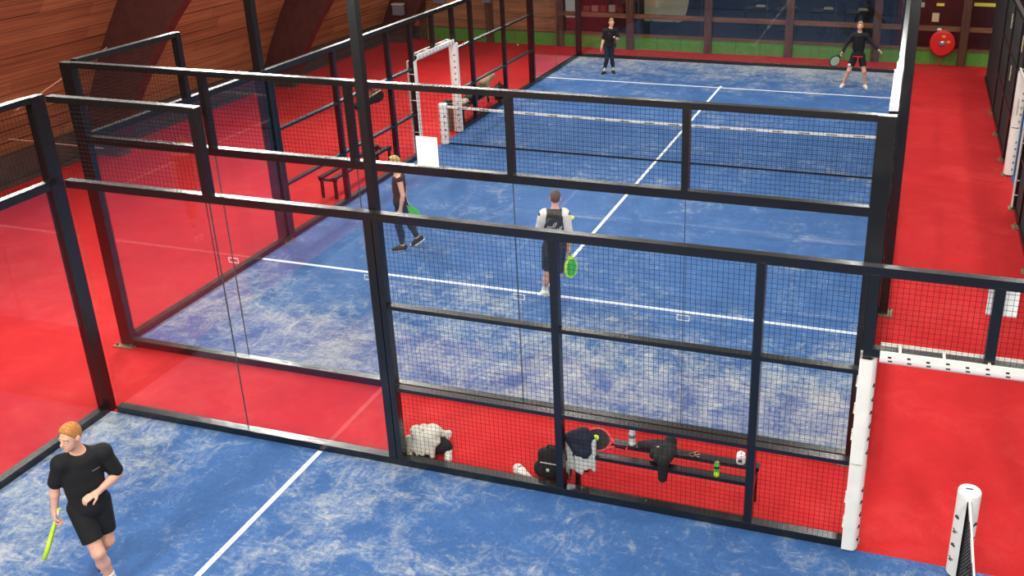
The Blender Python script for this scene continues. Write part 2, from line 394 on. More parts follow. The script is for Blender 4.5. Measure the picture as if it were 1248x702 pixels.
# wall boxes, far left corner
for x, y, z, s_, lab in [(-6.55, 20.3, 1.05, (.34, .22, .34), 'pale carton-sized box low in the far left corner of the hall'), (-5.55, 21.45, 1.30, (.42, .18, .55), 'grey-white wall heater on the far timber wall, left one'), (-3.74, 21.36, 1.40, (.30, .18, .45), 'grey-white wall heater on the far timber wall, right one')]:
    t = thing('wall_heater', lab, 'heater', (x, y, z))
    MB().box(-s_[0]/2, s_[0]/2, -s_[1]/2, s_[1]/2, 0, s_[2]).build('casing', M['greypaint'], t)
    MB().box(-s_[0]/2-.02, s_[0]/2+.02, -s_[1]/2-.02, s_[1]/2, s_[2], s_[2]+.04).build('lid', M['cream'], t)
    if y < 21: MB().box(-.3, -.05, -.05, .05, .1, .2).build('bracket', M['furn'], t)
# fire hose reel
t = thing('fire_hose_reel', 'red round fire hose reel on the back wall at the end of the corridor', 'hose reel', (11.12, YB-.2, .70))
fy = lambda x, y, z: (x, -z, y)
MB().lathe([(.34, -.03), (.36, -.02), (.36, .02), (.34, .03)], n=32, fn=lambda x, y, z: (x, -z-.1, y)).build('reel_disc', M['red'], t, label='red disc')
MB().lathe([(.34, -.03), (.36, -.02), (.36, .02), (.34, .03)], n=32, fn=lambda x, y, z: (x, -z+.12, y)).build('reel_disc', M['red'], t, label='red disc')
MB().lathe([(.29, 0), (.29, .18)], n=24, fn=lambda x, y, z: (x, -z+.10, y)).build('hose_coil', M['furn'], t, label='black coiled hose')
MB().lathe([(.05, 0), (.09, .01), (.09, .04), (.03, .07)], n=16, fn=lambda x, y, z: (x, -z-.13, y)).build('hub', simple('steel', (150, 150, 150), .3, .7), t, label='steel hub')
for sx_, sz_ in ((.02, .22), (.17, .06)): MB().box(sx_-.05, sx_+.05, -.142, -.13, sz_-.03, sz_+.03).build('sticker', simple('yellow_sticker', (230, 170, 60), .6), t, label='yellow sticker')
MB().box(-.04, .04, .1, .2, -.05, .05).build('wall_bracket', M['furn'], t)
MB().tube([(.2, -.02, -.30), (.05, -.06, -.42), (-.12, -.08, -.40), (-.3, -.05, -.25)], .018, 8).tube([(.3, -.02, -.2), (.25, -.08, -.36), (.42, -.08, -.30)], .018, 8).build('hose_end', simple('hose_rubber', (90, 60, 50), .6), t, True)
MB().tube([(.0, .05, -.36), (-.02, .05, -.70)], .02, 8).build('supply_pipe', M['red'], t)

# ------------------------------------------------------------------ court fences
MESH = .05; WR = .0017
def fence(label, O, U, N, posts, rails, glasses, meshes, beams, seals=(), clips=(), group=None, screens=()):
    """O: origin on the inner plane, U: direction along, N: outward."""
    t = thing('court_fence', label, 'fence', (O[0], O[1], 0), group)
    W = lambda s, n, z: (U[0]*s+N[0]*n, U[1]*s+N[1]*n, z)
    for s, z0, z1, hw in posts:
        p = MB().box(s-hw, s+hw, .0, .1, z0, z1, W).build('post', M['black'], t)
        if z0 < .2:
            b = MB().box(s-hw-.07, s+hw+.07, .10, .19, .0, .014, W)
            for q in (-1, 1): b.box(s+q*(hw+.03)-.012, s+q*(hw+.03)+.012, .13, .155, .014, .05, W)
            b.build('base_plate', M['galv'], p)
    for s0, s1, z, hh in rails: MB().box(s0, s1, .005, .095, z-hh/2, z+hh/2, W).build('rail', M['black'], t)
    for s0, s1 in beams: MB().box(s0, s1, -.005, .1, .0, .10, W).build('bottom_beam', M['black'], t)
    for s0, s1, z0, z1 in glasses: MB().box(s0+.004, s1-.004, .03, .042, z0, z1, W).build('glass_pane', M['glass'], t)
    for s, z0, z1 in seals: MB().box(s-.003, s+.003, .028, .045, z0, z1, W).build('joint_seal', M['seal'], t)
    for s, z in clips:
        c = MB()
        for a0, a1, b0, b1 in ((-.075, .075, -.035, -.027), (-.075, .075, .027, .035), (-.075, -.067, -.027, .027), (.067, .075, -.027, .027)): c.box(s+a0, s+a1, .024, .03, z+b0, z+b1, W)
        c.build('glass_label', M['line'], t)
    for s0, s1, z0, z1 in meshes:
        m = MB(); k = int((s1-s0)/MESH)
        for i in range(1, k):
            s = s0+(s1-s0)*i/k; m.add([W(s-WR, .05, z0), W(s+WR, .05, z0), W(s, .05+WR*1.7, z0), W(s-WR, .05, z1), W(s+WR, .05, z1), W(s, .05+WR*1.7, z1)], [(0, 1, 4, 3), (1, 2, 5, 4), (2, 0, 3, 5)])
        k = int((z1-z0)/MESH)
        for i in range(1, k):
            z = z0+(z1-z0)*i/k; m.add([W(s0, .046, z-WR), W(s0, .046, z+WR), W(s0, .046-WR*1.7, z), W(s1, .046, z-WR), W(s1, .046, z+WR), W(s1, .046-WR*1.7, z)], [(0, 1, 4, 3), (1, 2, 5, 4), (2, 0, 3, 5)])
        m.build('wire_mesh', M['wire'], t, kind='stuff')
    for s0, s1, z0, z1 in screens: MB().box(s0, s1, .055, .065, z0, z1, W).build('windscreen', M['net'], t)
    return t
def end_wall(label, O, U, N, L=10, clips=True):
    ps = [(0.0, 0, 4.03, .09), (L, 0, 4.03, .09)]+[(s, 3.05, 3.97, .036) for s in (2, 4, 6, 8)]
    return fence(label, O, U, N, ps, [(.09, L-.09, 4.0, .07), (.09, L-.09, 3.02, .10)],
                 [(a, a+2, .09, 2.98) for a in (0, 2, 4, 6, 8)], [(a, a+2, 3.06, 3.97) for a in (0, 2, 4, 6, 8)], [(.09, L-.09)],
                 [(s, .1, 2.97) for s in (2, 4, 6, 8)], [(s, 1.52) for s in (2, 4, 6, 8)] if clips else [])
def side_wall(label, O, U, N, full=True, screen=False):
    ps = [(2, 3.06, 4.03, .045), (3.94, 0, 3.0, .045), (4.03, 0, 2.99, .035), (5.95, 0, 2.99, .040), (7.97, 0, 2.99, .040), (8.97, 0, 2.99, .040), (10.0, 2.25, 2.99, .045), (11.03, 0, 2.99, .045), (12.05, 0, 2.99, .045), (14.05, 0, 2.99, .045)]
    rails = [(.1, 2.0, 4.0, .07), (.1, 16.05, 3.02, .09), (8.97, 11.03, 2.22, .08)]
    gl = [(.1, 2, .09, 2.98), (2, 3.95, .09, 2.98)]; be = [(.1, 8.97), (11.03, 16.05)]
    me = [(.1, 2, 3.06, 3.97), (8.97, 11.03, 2.26, 2.98)]; segs = [(4.03, 5.95), (5.95, 7.97), (7.97, 8.97), (11.03, 12.05), (12.05, 14.05), (14.05, 16.05)]
    if full:
        ps += [(16.1, 0, 3.0, .05), (18, 3.06, 4.03, .045)]; rails += [(18, 19.9, 4.0, .07), (16.05, 19.9, 3.02, .09)]
        gl += [(16.15, 18, .09, 2.98), (18, 19.9, .09, 2.98)]; be = [(.1, 8.97), (11.03, 19.9)]; me += [(18, 19.9, 3.06, 3.97)]
    for a, b in segs:
        for z0, z1 in ((.10, .98), (1.02, 1.98), (2.02, 2.98)): me.append((a, b, z0, z1))
        rails += [(a, b, 1.0, .045), (a, b, 2.0, .045)]
    return fence(label, O, U, N, ps, rails, gl, me, be, [(2, .1, 2.97)]+([(18, .1, 2.97)] if full else []), [], None, [(a, b, .1, 2.98) for a, b in segs+[(16.15, 19.9)]] if screen else [])
end_wall('black framed glass back wall of the far blue court, nearer end, mesh above', (0, 0), (1, 0), (0, -1))
side_wall('left side fence of the far blue court, glass then black wire mesh', (0, 0), (0, 1), (-1, 0))
side_wall('right side fence of the far blue court beside the red corridor', (10, 0), (0, 1), (1, 0))
end_wall('far glass back wall of the far blue court in front of the windows', (0, 20), (1, 0), (0, 1), 10, False)
side_wall('nearest black mesh and glass side fence between the camera and the bench', (1.08, -1.58), (1, 0), (0, 1), False)
end_wall('glass end wall of the near blue court behind the ginger-haired player', (1.08, -1.58), (0, -1), (-1, 0))
side_wall('black screened fence of the next court on the right of the red corridor', (12.43, 0), (0, 1), (-1, 0), True, True)

# white padding round the doorways
def marks(par, pts, fn, flip=1):
    """small dark print: rows of two or three short strokes"""
    m = MB()
    for i, z in enumerate(pts):
        for a0, a1, b0, b1 in ((-.018, .006, -.022, -.008), (-.010, .018, .0, .010), (-.018, -.004, .014, .024)) if i % 2 == 0 else ((-.016, .016, -.010, .012), (-.008, .010, .018, .026)):
            m.box(a0, a1, 0, .004, z+b0, z+b1, fn)
    m.build('printed_mark', M['ink'], par, kind='stuff')
def doorway(label, O, U, N, group=None):
    t = thing('door_padding', label, 'padding', (O[0], O[1], 0), group)
    W = lambda s, n, z: (U[0]*s+N[0]*n, U[1]*s+N[1]*n, z)
    def prof(cs, dirn):
        out = [(cs+dirn*(.035+.06*math.sin(a)), .05-.095*math.cos(a)) for a in [math.pi*q/8 for q in range(9)]]
        inn = [(cs+dirn*(.035+.035*math.sin(a)), .05-.070*math.cos(a)) for a in [math.pi*q/8 for q in range(8, -1, -1)]]
        return [(cs-dirn*.06, -.045)]+out+[(cs-dirn*.06, .145), (cs-dirn*.06, .120)]+inn+[(cs-dirn*.06, -.02)]
    for cs, dr in ((8.97, 1), (11.03, -1)):
        for z0, z1 in ((.03, 1.02), (1.04, 2.16)):
            p = MB().prism(prof(cs, dr), lambda a, b: W(a, b, z0), lambda a, b: W(a, b, z1)).build('pad', M['pad'], t)
            zz = [z0+.12+.145*i for i in range(int((z1-z0-.15)/.145))]
            marks(p, zz, lambda a, b, c: W(cs+dr*(.035+(.0600+b)*math.sin(math.radians(56)-a*14)), .05-(.095+b)*math.cos(math.radians(56)-a*14), c))
            m = MB()
            for z in zz[1::2]: m.box(cs-dr*.066-.006, cs-dr*.066+.006, -.04, .14, z-.008, z+.008, W)
            m.build('lace', M['pad'], p, kind='stuff')
    z = 2.22
    out = [(-.095*math.cos(a)+.05, z-.02-.075*math.sin(a)) for a in [math.pi*q/8 for q in range(9)]]
    inn = [(-.070*math.cos(a)+.05, z-.02-.050*math.sin(a)) for a in [math.pi*q/8 for q in range(8, -1, -1)]]
    pf = [(-.045, z+.05)]+out+[(.145, z+.05), (.12, z+.05)]+inn+[(-.02, z+.05)]
    p = MB().prism(pf, lambda a, b: W(9.08, a, b), lambda a, b: W(10.92, a, b)).build('pad', M['pad'], t)
    m = MB()
    for i in range(11):
        s = 9.17+i*.165
        m.box(s-.02, s+.01, -.049, -.045, z-.005+.01*(i % 2), z+.012+.01*(i % 2), W); m.box(s-.005, s+.03, .145, .149, z-.005, z+.012, W)
        m.box(s-.015, s+.02, -.0495, -.044, z-.04, z-.028, W)
    m.build('printed_mark', M['ink'], p, kind='stuff')
    m = MB()
    for i in range(5): s = 9.25+i*.375; m.box(s-.012, s+.012, -.03, .13, z+.05, z+.058, W)
    m.build('lace', M['pad'], p, kind='stuff')
    return t
doorway('white padding round the doorway on the left side of the far court', (0, 0), (0, 1), (-1, 0))
doorway('white padding round the doorway on the right side of the far court', (10, 0), (0, 1), (1, 0))
doorway('large white padding round the doorway at the right of the nearest fence', (1.08, -1.58), (1, 0), (0, 1))
doorway('white printed padding round the doorway of the next court at the right edge', (12.43, 0), (0, 1), (-1, 0))

# nets and net posts
def net(label, A, B, postlabels):
    A = Vector(A+(0,)); B = Vector(B+(0,)); d = (B-A); L = d.length; d.normalize(); n = Vector((-d.y, d.x, 0))
    t = thing('court_net', label, 'net', A)
    W = lambda s, q, z: tuple(d*s+n*q+Vector((0, 0, z)))
    H = lambda s: .93-.04*math.sin(math.pi*s/L)
    m = MB(); r = .0022
    k = int(L/.045)
    for i in range(k+1):
        s = L*i/k; m.add([W(s-r, 0, .02), W(s+r, 0, .02), W(s, r*2, .02), W(s-r, 0, H(s)), W(s+r, 0, H(s)), W(s, r*2, H(s))], [(0, 1, 4, 3), (1, 2, 5, 4), (2, 0, 3, 5)])
    for j in range(1, 20):
        z = .045*j
        for i in range(10):
            s0, s1 = L*i/10, L*(i+1)/10; a0, a1 = z*H(s0)/.93, z*H(s1)/.93
            m.add([W(s0, 0, a0-r), W(s0, 0, a0+r), W(s0, r*2, a0), W(s1, 0, a1-r), W(s1, 0, a1+r), W(s1, r*2, a1)], [(0, 1, 4, 3), (1, 2, 5, 4), (2, 0, 3, 5)])
    m.build('netting', M['net'], t, kind='stuff')
    tp = MB()
    for i in range(10):
        s0, s1 = L*i/10, L*(i+1)/10
        tp.add([W(s0, -.008, H(s0)-.055), W(s0, -.008, H(s0)), W(s0, .008, H(s0)), W(s0, .008, H(s0)-.055), W(s1, -.008, H(s1)-.055), W(s1, -.008, H(s1)), W(s1, .008, H(s1)), W(s1, .008, H(s1)-.055)],
               [(0, 4, 5, 1), (1, 5, 6, 2), (2, 6, 7, 3), (3, 7, 4, 0)])
    tape = tp.build('tape', M['pad'], t, label='white top tape with dark printed words')
    m = MB()
    for i in range(int(L/.55)):
        s = .35+i*.55
        for j in range(7):
            a = s+j*.032; hz = .012 if (i+j) % 3 else .016
            for q in (-.0098, .0085): m.box(a, a+.022, q, q+.0013, H(a)-.028-hz, H(a)-.028+hz, W)
    m.build('printed_word', M['ink'], tape, kind='stuff')
    m = MB(); m.box(0, L, -.006, .006, .014, .05, W); m.build('bottom_band', M['net'], t)
    for e, lab in zip((0, L), postlabels):
        if lab is None: continue
        g = 1 if e == 0 else -1; P = d*e+A
        pt = thing('net_post', lab, 'net post', P)
        c = MB(); N = 26; gap = math.radians(11); base = math.atan2(d.y*g, d.x*g)
        angs = [base+gap+(2*math.pi-2*gap)*i/N for i in range(N+1)]; off = -d*g*.03
        poly = [(off.x+.105*math.cos(a), off.y+.105*math.sin(a)) for a in angs]+[(off.x+.075*math.cos(a), off.y+.075*math.sin(a)) for a in reversed(angs)]
        c.prism(poly, lambda a, b: (a, b, .03), lambda a, b: (a, b, .90)); pad = c.build('pad', M['pad'], pt)
        MB().lathe([(.105, .905), (.105, .95), (.098, .965)], (off.x, off.y, 0), 24).build('pad_cap', M['pad'], pt)
        MB().box(off.x-.035, off.x+.03, off.y+.01, off.y+.025, .965, .968).build('printed_mark', M['ink'], pt)
        MB().lathe([(.04, 0), (.04, .9)], (off.x, off.y, 0), 12).build('core_post', M['black'], pt)
        for i, ang in enumerate((base+.9, base-.9, base+2.2, base-2.2)):
            ca, sa = math.cos(ang), math.sin(ang)
            marks(pad, [.16+.16*j+.05*(i % 2) for j in range(4)], lambda a, b, c_: (off.x+ca*(.1035+b)-sa*a*1.5, off.y+sa*(.1035+b)+ca*a*1.5, c_))
    return t
net('white-taped net across the far blue court', (.12, 10), (9.88, 10), ('white padded net post at the left end of the far court net', 'white padded net post at the right end of the far court net'))
net('black net of the near blue court at the lower right corner', (11.08, -1.66), (11.08, -11.5), ('white padded net post standing in the nearest doorway', None))

# light masts
for i, (((mx, my), (tx_, ty_)), lab) in enumerate(zip(MASTS, ['black light mast on the left side fence of the far court, nearer one', 'black light mast on the left side fence of the far court, farther one', 'black light mast on the right side fence of the far court, nearer one', 'black light mast on the right side fence of the far court, farther one', 'tall black light mast on the nearest fence, crossing the picture', 'black light mast on the nearest fence beyond the doorway'])):
    t = thing('light_mast', lab, 'light mast', (mx, my, 0))
    ph = .045 if i == 4 else .065
    MB().box(-ph, ph, -ph, ph, .012, 6.0).build('pole', M['black'], t)
    b = MB().box(-.13, .13, -.13, .13, .0, .014)
    for q in (-1, 1):
        for r in (-1, 1): b.box(q*.1-.012, q*.1+.012, r*.1-.012, r*.1+.012, .014, .05)
    b.build('base_plate', M['galv'], t)
    d = Vector((tx_-mx, ty_-my, 0)).normalized(); n = Vector((-d.y, d.x, 0))
    fn = lambda a, c, z: tuple(d*a+n*c+Vector((0, 0, z)))
    MB().box(.06, .62, -.3, .3, 5.90, 5.98, fn).build('lamp_head', M['black'], t)

# A4 notice on the mesh
tag(MB().box(4.83, 5.10, -.062, -.056, 3.075, 3.43).build('paper_sign', M['white']), 'blank white paper sign fixed to the mesh beside the tall mast', 'sign')
tag(MB().box(11.0, 11.25, -1.475, -1.469, 2.69, 2.93).build('paper_sign', M['white']), 'white sheet behind the post above the nearest doorway', 'sign')
# thin stay cables of the left corner
M['cable'] = simple('pale_cable', (206, 176, 150), .6)
tag(MB().tube([(wx(1.67)+.12, 5.03, 1.62), (wx(2.6)+.12, 7.16, 2.50)], .012, 6).build('stay_cable', M['cable']), 'pale slanting cable in front of the timber wall at the far left', 'cable')
tag(MB().tube([(-6.95, 4.75, 1.1), (-6.95, 7.05, .22)], .010, 6).build('stay_cable', M['cable']), 'pale low cable crossing behind the near left corner posts', 'cable')
# pale oblong plates standing in for light gleaming on the right fence rails
for y, z, q in [(14.2, 2.62, 'upper painted glint on the black fence at the right, farther one'), (11.4, 2.64, 'upper painted glint on the black fence at the right, nearer one'), (12.9, 1.72, 'lower painted glint on the black fence at the right, farther one'), (10.6, 1.55, 'lower painted glint on the black fence at the right, nearer one')]:
    tag(MB().box(12.31, 12.328, y-.03, y+.03, z-.16, z+.16).box(12.328, 12.34, y-.02, y+.02, z-.02, z+.02).build('painted_glint', M['cream']), q, 'clamp', 'painted rail glints on the right fence')

# ------------------------------------------------------------------ people: distance fields meshed as one continuous surface
def surface_nets(D, org, h):
    S = D < 0
    c = sum(S[i:S.shape[0]-1+i, j:S.shape[1]-1+j, k:S.shape[2]-1+k].astype(np.int8) for i in (0, 1) for j in (0, 1) for k in (0, 1))
    I = np.argwhere((c > 0) & (c < 8)); idx = -np.ones(c.shape, np.int64); idx[tuple(I.T)] = np.arange(len(I))
    P = np.zeros((len(I), 3)); cnt = np.zeros(len(I))
    cor = [np.array(q) for q in ((0, 0, 0), (1, 0, 0), (0, 1, 0), (1, 1, 0), (0, 0, 1), (1, 0, 1), (0, 1, 1), (1, 1, 1))]
    for a in range(8):
        for b in range(a+1, 8):
            if np.abs(cor[a]-cor[b]).sum() != 1: continue
            da = D[tuple((I+cor[a]).T)]; db = D[tuple((I+cor[b]).T)]; m = (da < 0) != (db < 0)
            t = da[m]/(da[m]-db[m]); P[m] += cor[a]+t[:, None]*(cor[b]-cor[a]); cnt[m] += 1
    P = (I+P/cnt[:, None])*h+org
    faces = []
    for ax in range(3):
        sl0 = [slice(1, -1)]*3; sl1 = [slice(1, -1)]*3; sl0[ax] = slice(0, -1); sl1[ax] = slice(1, None)
        A = S[tuple(sl0)]; B = S[tuple(sl1)]
        E = np.argwhere(A != B); off = np.ones(3, int); off[ax] = 0; E = E+off
        u, v = [(1, 2), (2, 0), (0, 1)][ax]
        eu = np.zeros(3, int); eu[u] = 1; ev = np.zeros(3, int); ev[v] = 1
        q = np.stack([idx[tuple((E-eu-ev).T)], idx[tuple((E-ev).T)], idx[tuple(E.T)], idx[tuple((E-eu).T)]], 1)
        inside = S[tuple(E.T)]
        q[~inside] = q[~inside][:, ::-1]; faces.append(q)
    F = np.concatenate(faces); F = F[(F >= 0).all(1)]
    return P, F
class SDF:
    def __init__(s, lo, hi, h):
        s.o = np.array(lo, np.float32); s.h = h; s.n = np.ceil((np.array(hi)-s.o)/h).astype(int)+1
        s.D = np.full(s.n, .2, np.float32)
    def grid(s, lo, hi):
        a = np.clip(np.floor((np.array(lo)-s.o)/s.h).astype(int), 0, s.n-1); b = np.clip(np.ceil((np.array(hi)-s.o)/s.h).astype(int)+1, 1, s.n)
        sl = tuple(slice(i, j) for i, j in zip(a, b)); ax = [(s.o[i]+np.arange(a[i], b[i])*s.h).astype(np.float32) for i in range(3)]
        return sl, ax[0][:, None, None], ax[1][None, :, None], ax[2][None, None, :]
    def put(s, sl, d, k):
        o = s.D[sl]
        if k > 0: hh = np.maximum(k-np.abs(o-d), 0)/k; s.D[sl] = np.minimum(o, d)-hh*hh*k/4
        else: s.D[sl] = np.minimum(o, d)
    def cap(s, a, b, ra, rb=None, k=.02):
        rb = ra if rb is None else rb; a = np.array(a, float); b = np.array(b, float); m = max(ra, rb)+k+.05
        sl, X, Y, Z = s.grid(np.minimum(a, b)-m, np.maximum(a, b)+m); ab = b-a; L = max(ab@ab, 1e-9)
        t = np.clip(((X-a[0])*ab[0]+(Y-a[1])*ab[1]+(Z-a[2])*ab[2])/L, 0, 1)
        d = np.sqrt((X-a[0]-t*ab[0])**2+(Y-a[1]-t*ab[1])**2+(Z-a[2]-t*ab[2])**2)-(ra+(rb-ra)*t); s.put(sl, d, k); return s
    def ell(s, c, ax, r, k=.03):
        c = np.array(c, float); m = max(r)+k+.05; sl, X, Y, Z = s.grid(c-m, c+m); q = 0; g = 0
        for a, rr in zip(ax, r):
            e = (X-c[0])*a[0]+(Y-c[1])*a[1]+(Z-c[2])*a[2]; q = q+(e/rr)**2; g = g+(e/rr**2)**2
        q = np.sqrt(q); s.put(sl, q*(q-1)/np.sqrt(g+1e-9), k); return s
    def cut(s, p, n):
        X, Y, Z = [(s.o[i]+np.arange(s.n[i])*s.h).astype(np.float32) for i in range(3)]
        d = (X[:, None, None]-p[0])*n[0]+(Y[None, :, None]-p[1])*n[1]+(Z[None, None, :]-p[2])*n[2]; s.D = np.maximum(s.D, d); return s
    def join(s, o, k=0): s.put(tuple(slice(None) for _ in range(3)), o.D, k); return s
    def like(s): return SDF(s.o, s.o+(s.n-1)*s.h, s.h)
    def mesh(s, name, mat, parent, label=None):
        for ax in range(3):
            a = [slice(None)]*3; a[ax] = 0; s.D[tuple(a)] = .2; a[ax] = -1; s.D[tuple(a)] = .2
        P, F = surface_nets(s.D, s.o, s.h)
        me = bpy.data.meshes.new(name); me.from_pydata(P.tolist(), [], F.tolist()); me.update()
        o = link(name, me, mat, parent, True, None, label); return o
V3 = lambda v: np.array(v, float)
def nrm(v): v = V3(v); return v/np.linalg.norm(v)
SKIN = simple('skin', (226, 170, 142), .55, var=.05); SKIN2 = simple('skin_paler', (222, 176, 150), .55, var=.05)  # SKIN2 is a slightly paler, less saturated skin tone
BLK = simple('black_cloth', (13, 13, 15), .85, var=.25, scale=12, bump=.2); NAVY = simple('navy_cloth', (24, 31, 50), .8, var=.2, scale=12)
DKGREY = simple('charcoal_cloth', (38, 36, 36), .85, var=.2, scale=12); WHT = simple('white_cloth', (226, 224, 216), .8, var=.05)
EYE = simple('eye_white', (225, 220, 215), .3); IRIS = simple('eye_dark', (40, 34, 30), .3); LIP = simple('lips', (178, 100, 92), .5)
SOLE = simple('white_sole', (232, 230, 226), .6, var=.03)
def hand(S, w, f, n, thumb, curl, sc_=1.0, fr=.0085):
    """w wrist, f finger direction, n palm normal (fingers curl towards n), thumb: side direction"""
    w = V3(w); f = nrm(f); n = V3(n); n = nrm(n-f*(n@f)); s = nrm(np.cross(f, n)); s = s if s@V3(thumb) > 0 else -s
    S.cap(w, w+f*.03*sc_, .026*sc_, .030*sc_, .02)
    for q in (.026, .009, -.009, -.026): S.cap(w+f*.03*sc_+s*q*.6*sc_, w+f*.085*sc_+s*q*sc_, .014*sc_, .0115*sc_, .012)
    for q, L in ((.030, .9), (.010, 1.0), (-.010, .95), (-.029, .75)):
        p = w+f*.088*sc_+s*q*sc_; a = curl*.35
        for j, l in enumerate((.042, .027, .021)):
            d = f*math.cos(a)+n*math.sin(a)+s*q*1.2*(1 if curl < .8 else 0); e = p+d*l*L*sc_; S.cap(p, e, fr*(1.06-.1*j), fr*(.98-.12*j), .005); p = e; a += curl*(.9 if j == 0 else .8)
    p = w+f*.025*sc_+s*.022*sc_; d1 = nrm(s*.75+f*.65+n*.25); e = p+d1*.042*sc_; S.cap(p, e, .014*sc_, .011*sc_, .012)
    d2 = nrm(f*.8+s*.15+n*(.25+.6*min(curl, 1))); S.cap(e, e+d2*.030*sc_, .0105, .009, .006); S.cap(e+d2*.03*sc_, e+d2*.03*sc_+nrm(d2+n*.4)*.022*sc_, .009, .0078, .005)
def person(label, root, e, J, o):
    """J: joints as (e: image right, t: towards the viewer, z). o: options"""
    root = V3(root+(0,)); ev = V3(e+(0,)); tv = V3((e[1], -e[0], 0)); T = lambda p: ev*p[0]+tv*p[1]+V3((0, 0, p[2]))
    t = thing('person', label, 'person', tuple(root))
    K = {k: T(v) for k, v in J.items() if isinstance(v, tuple) and k[:3] not in ('han', 'toe', 'fac')}
    g = o.get('size', 1.0); h = o['h']; fem = o.get('fem', 0)
    allp = np.array(list(K.values())); lo = allp.min(0)-.26; hi = allp.max(0)+.26; lo[2] = -.02
    S = SDF(lo, hi, h); new = lambda: SDF(lo, hi, h)
    side = nrm(K['shL']-K['shR']); up = nrm(K['neck']-K['pel']); fr = nrm(np.cross(side, up)); up2 = nrm(np.cross(fr, side)); ax = (side, fr, up2)
    hs = nrm(K['hipL']-K['hipR']); hf = nrm(np.cross(hs, V3((0, 0, 1)))); hx = (hs, hf, V3((0, 0, 1)))
    bust = K['neck']*.62+K['pel']*.38; belly = K['neck']*.33+K['pel']*.67
    wd = np.linalg.norm(K['shL']-K['shR'])/2
    shc = (K['shL']+K['shR'])/2
    def torso(D, q, hip=True):
        D.ell(bust, ax, (wd*.86+q, .112*g+q, .20*g+q), .05); D.ell(belly, ax, ((.135 if fem else .150)*g+q, .100*g+q, .17*g+q), .06)
        D.cap(K['shR'], K['shL'], .062*g+q, None, .05); D.cap(shc, K['neck'], .085*g+q, .052*g+q, .05)
        if hip: D.ell(K['pel']-V3((0, 0, .01)), hx, ((.165 if fem else .158)*g+q, .115*g+q, .125*g+q), .06)
    def arm(D, s, q, f=2.0):
        a, b, c = K['sh'+s], K['el'+s], K['wr'+s]
        if f < 1: D.cap(a, a+(b-a)*f, .058*g+q, .047*g+q+.006, .03); return
        D.cap(a, b, .056*g+q, .042*g+q, .03)
        if f < 2: D.cap(b, b+(c-b)*(f-1), .042*g+q, .033*g+q, .02); return
        D.cap(b, b+(c-b)*.35, .042*g+q, .041*g+q, .015); D.cap(b+(c-b)*.35, c, .041*g+q, .026*g+q, .015)
    def leg(D, s, q, f=2.0):
        a, b, c = K['hip'+s], K['kn'+s], K['an'+s]
        if f < 1: D.cap(a, a+(b-a)*f, .092*g+q, .070*g+q, .04); return
        D.cap(a, b, .088*g+q, .056*g+q, .04); d = nrm(c-b)
        bk = -hf*.016
        D.cap(b, b+(c-b)*.38+bk, .054*g+q, .056*g+q, .03); D.cap(b+(c-b)*.38+bk, c, .056*g+q, .036*g+q, .03)
    torso(S, 0); S.cap(shc+fr*.0, K['neck'], .07*g, .050*g, .04)
    # head
    fd = nrm(T(J['face'])) if 'face' in J else fr
    hc = K['head']; hu = nrm(V3((0, 0, 1))*.9+nrm(hc-K['neck'])*.3); hsd = nrm(np.cross(fd, hu))*-1; fd = nrm(np.cross(hsd, hu)); hx2 = (hsd, fd, hu)
    H = lambda a, b, c: hc+hsd*a+fd*b+hu*c
    S.cap(K['neck']-up*.05, H(0, -.02, -.06), .055*g, .050*g, .03)
    S.ell(H(0, -.012, .025), hx2, (.074*g, .094*g, .092*g), .02); S.ell(H(0, .030, -.045), hx2, (.058*g, .062*g, .070*g), .03)
    S.cap(H(0, .068, -.098), H(0, .060, -.088), .022, .028, .03)
    S.cap(H(0, .082, .012), H(0, .106, -.022), .009, .014, .012); S.cap(H(-.012, .094, -.028), H(.012, .094, -.028), .008, .008, .008)
    S.cap(H(-.035, .074, .022), H(.035, .074, .022), .014, .014, .012)
    for q in (-1, 1): S.ell(H(q*.076, -.012, -.008), hx2, (.012, .022, .032), .006)
    S.cap(H(-.018, .084, -.060), H(.018, .084, -.060), .008, .008, .008)
    for s in 'LR':
        arm(S, s, 0); leg(S, s, 0)
        hd = J['hand'+s]; hand(S, K['wr'+s], T(hd[0]), T(hd[1]), T(hd[2]), hd[3], g, o.get('fr', .0085))
        an = K['an'+s]; td = nrm(T(J['toe'+s]))
        S.cap(an, an+td*.02-V3((0, 0, .035)), .036*g, .034*g, .03); S.cap(an-td*.045-V3((0, 0, .045)), an+td*.15-V3((0, 0, .058)), .034*g, .026*g, .03)
    body = S.mesh('body', o['skin'], t)
    # clothes
    B = new(); torso(B, .014 if not o.get('loose') else .02); sl = o['sleeve']
    if o.get('tank'): B = new(); torso(B, .012, True)
    for s in 'LR':
        if sl > 0 and not o.get('white_sleeves'): arm(B, s, .016 if sl < 1 else .012, sl)
    if o.get('loose'): B.cap(belly, K['pel'], .122*g, .130*g, .06)
    B.cut((0, 0, J['hem']), (0, 0, -1)); B.cut(K['neck']+up*(.012 if not o.get('tank') else -.03)+fr*.02, nrm(up*.9+fr*.35))
    shirt = B.mesh('shirt', o['shirt'], t, o.get('shirt_label'))
    if o.get('white_sleeves'):
        for s in 'LR':
            B = new(); q = -1 if s == 'R' else 1
            arm(B, s, .021, sl); B.cap(K['sh'+s]-side*q*.03+up*.02, K['sh'+s]+side*q*.015-up*.08, .084*g, .075*g, .03); B.cut(K['sh'+s]-side*q*.045, -side*q); B.mesh('sleeve', WHT, t, 'white sleeve')
    L = new()
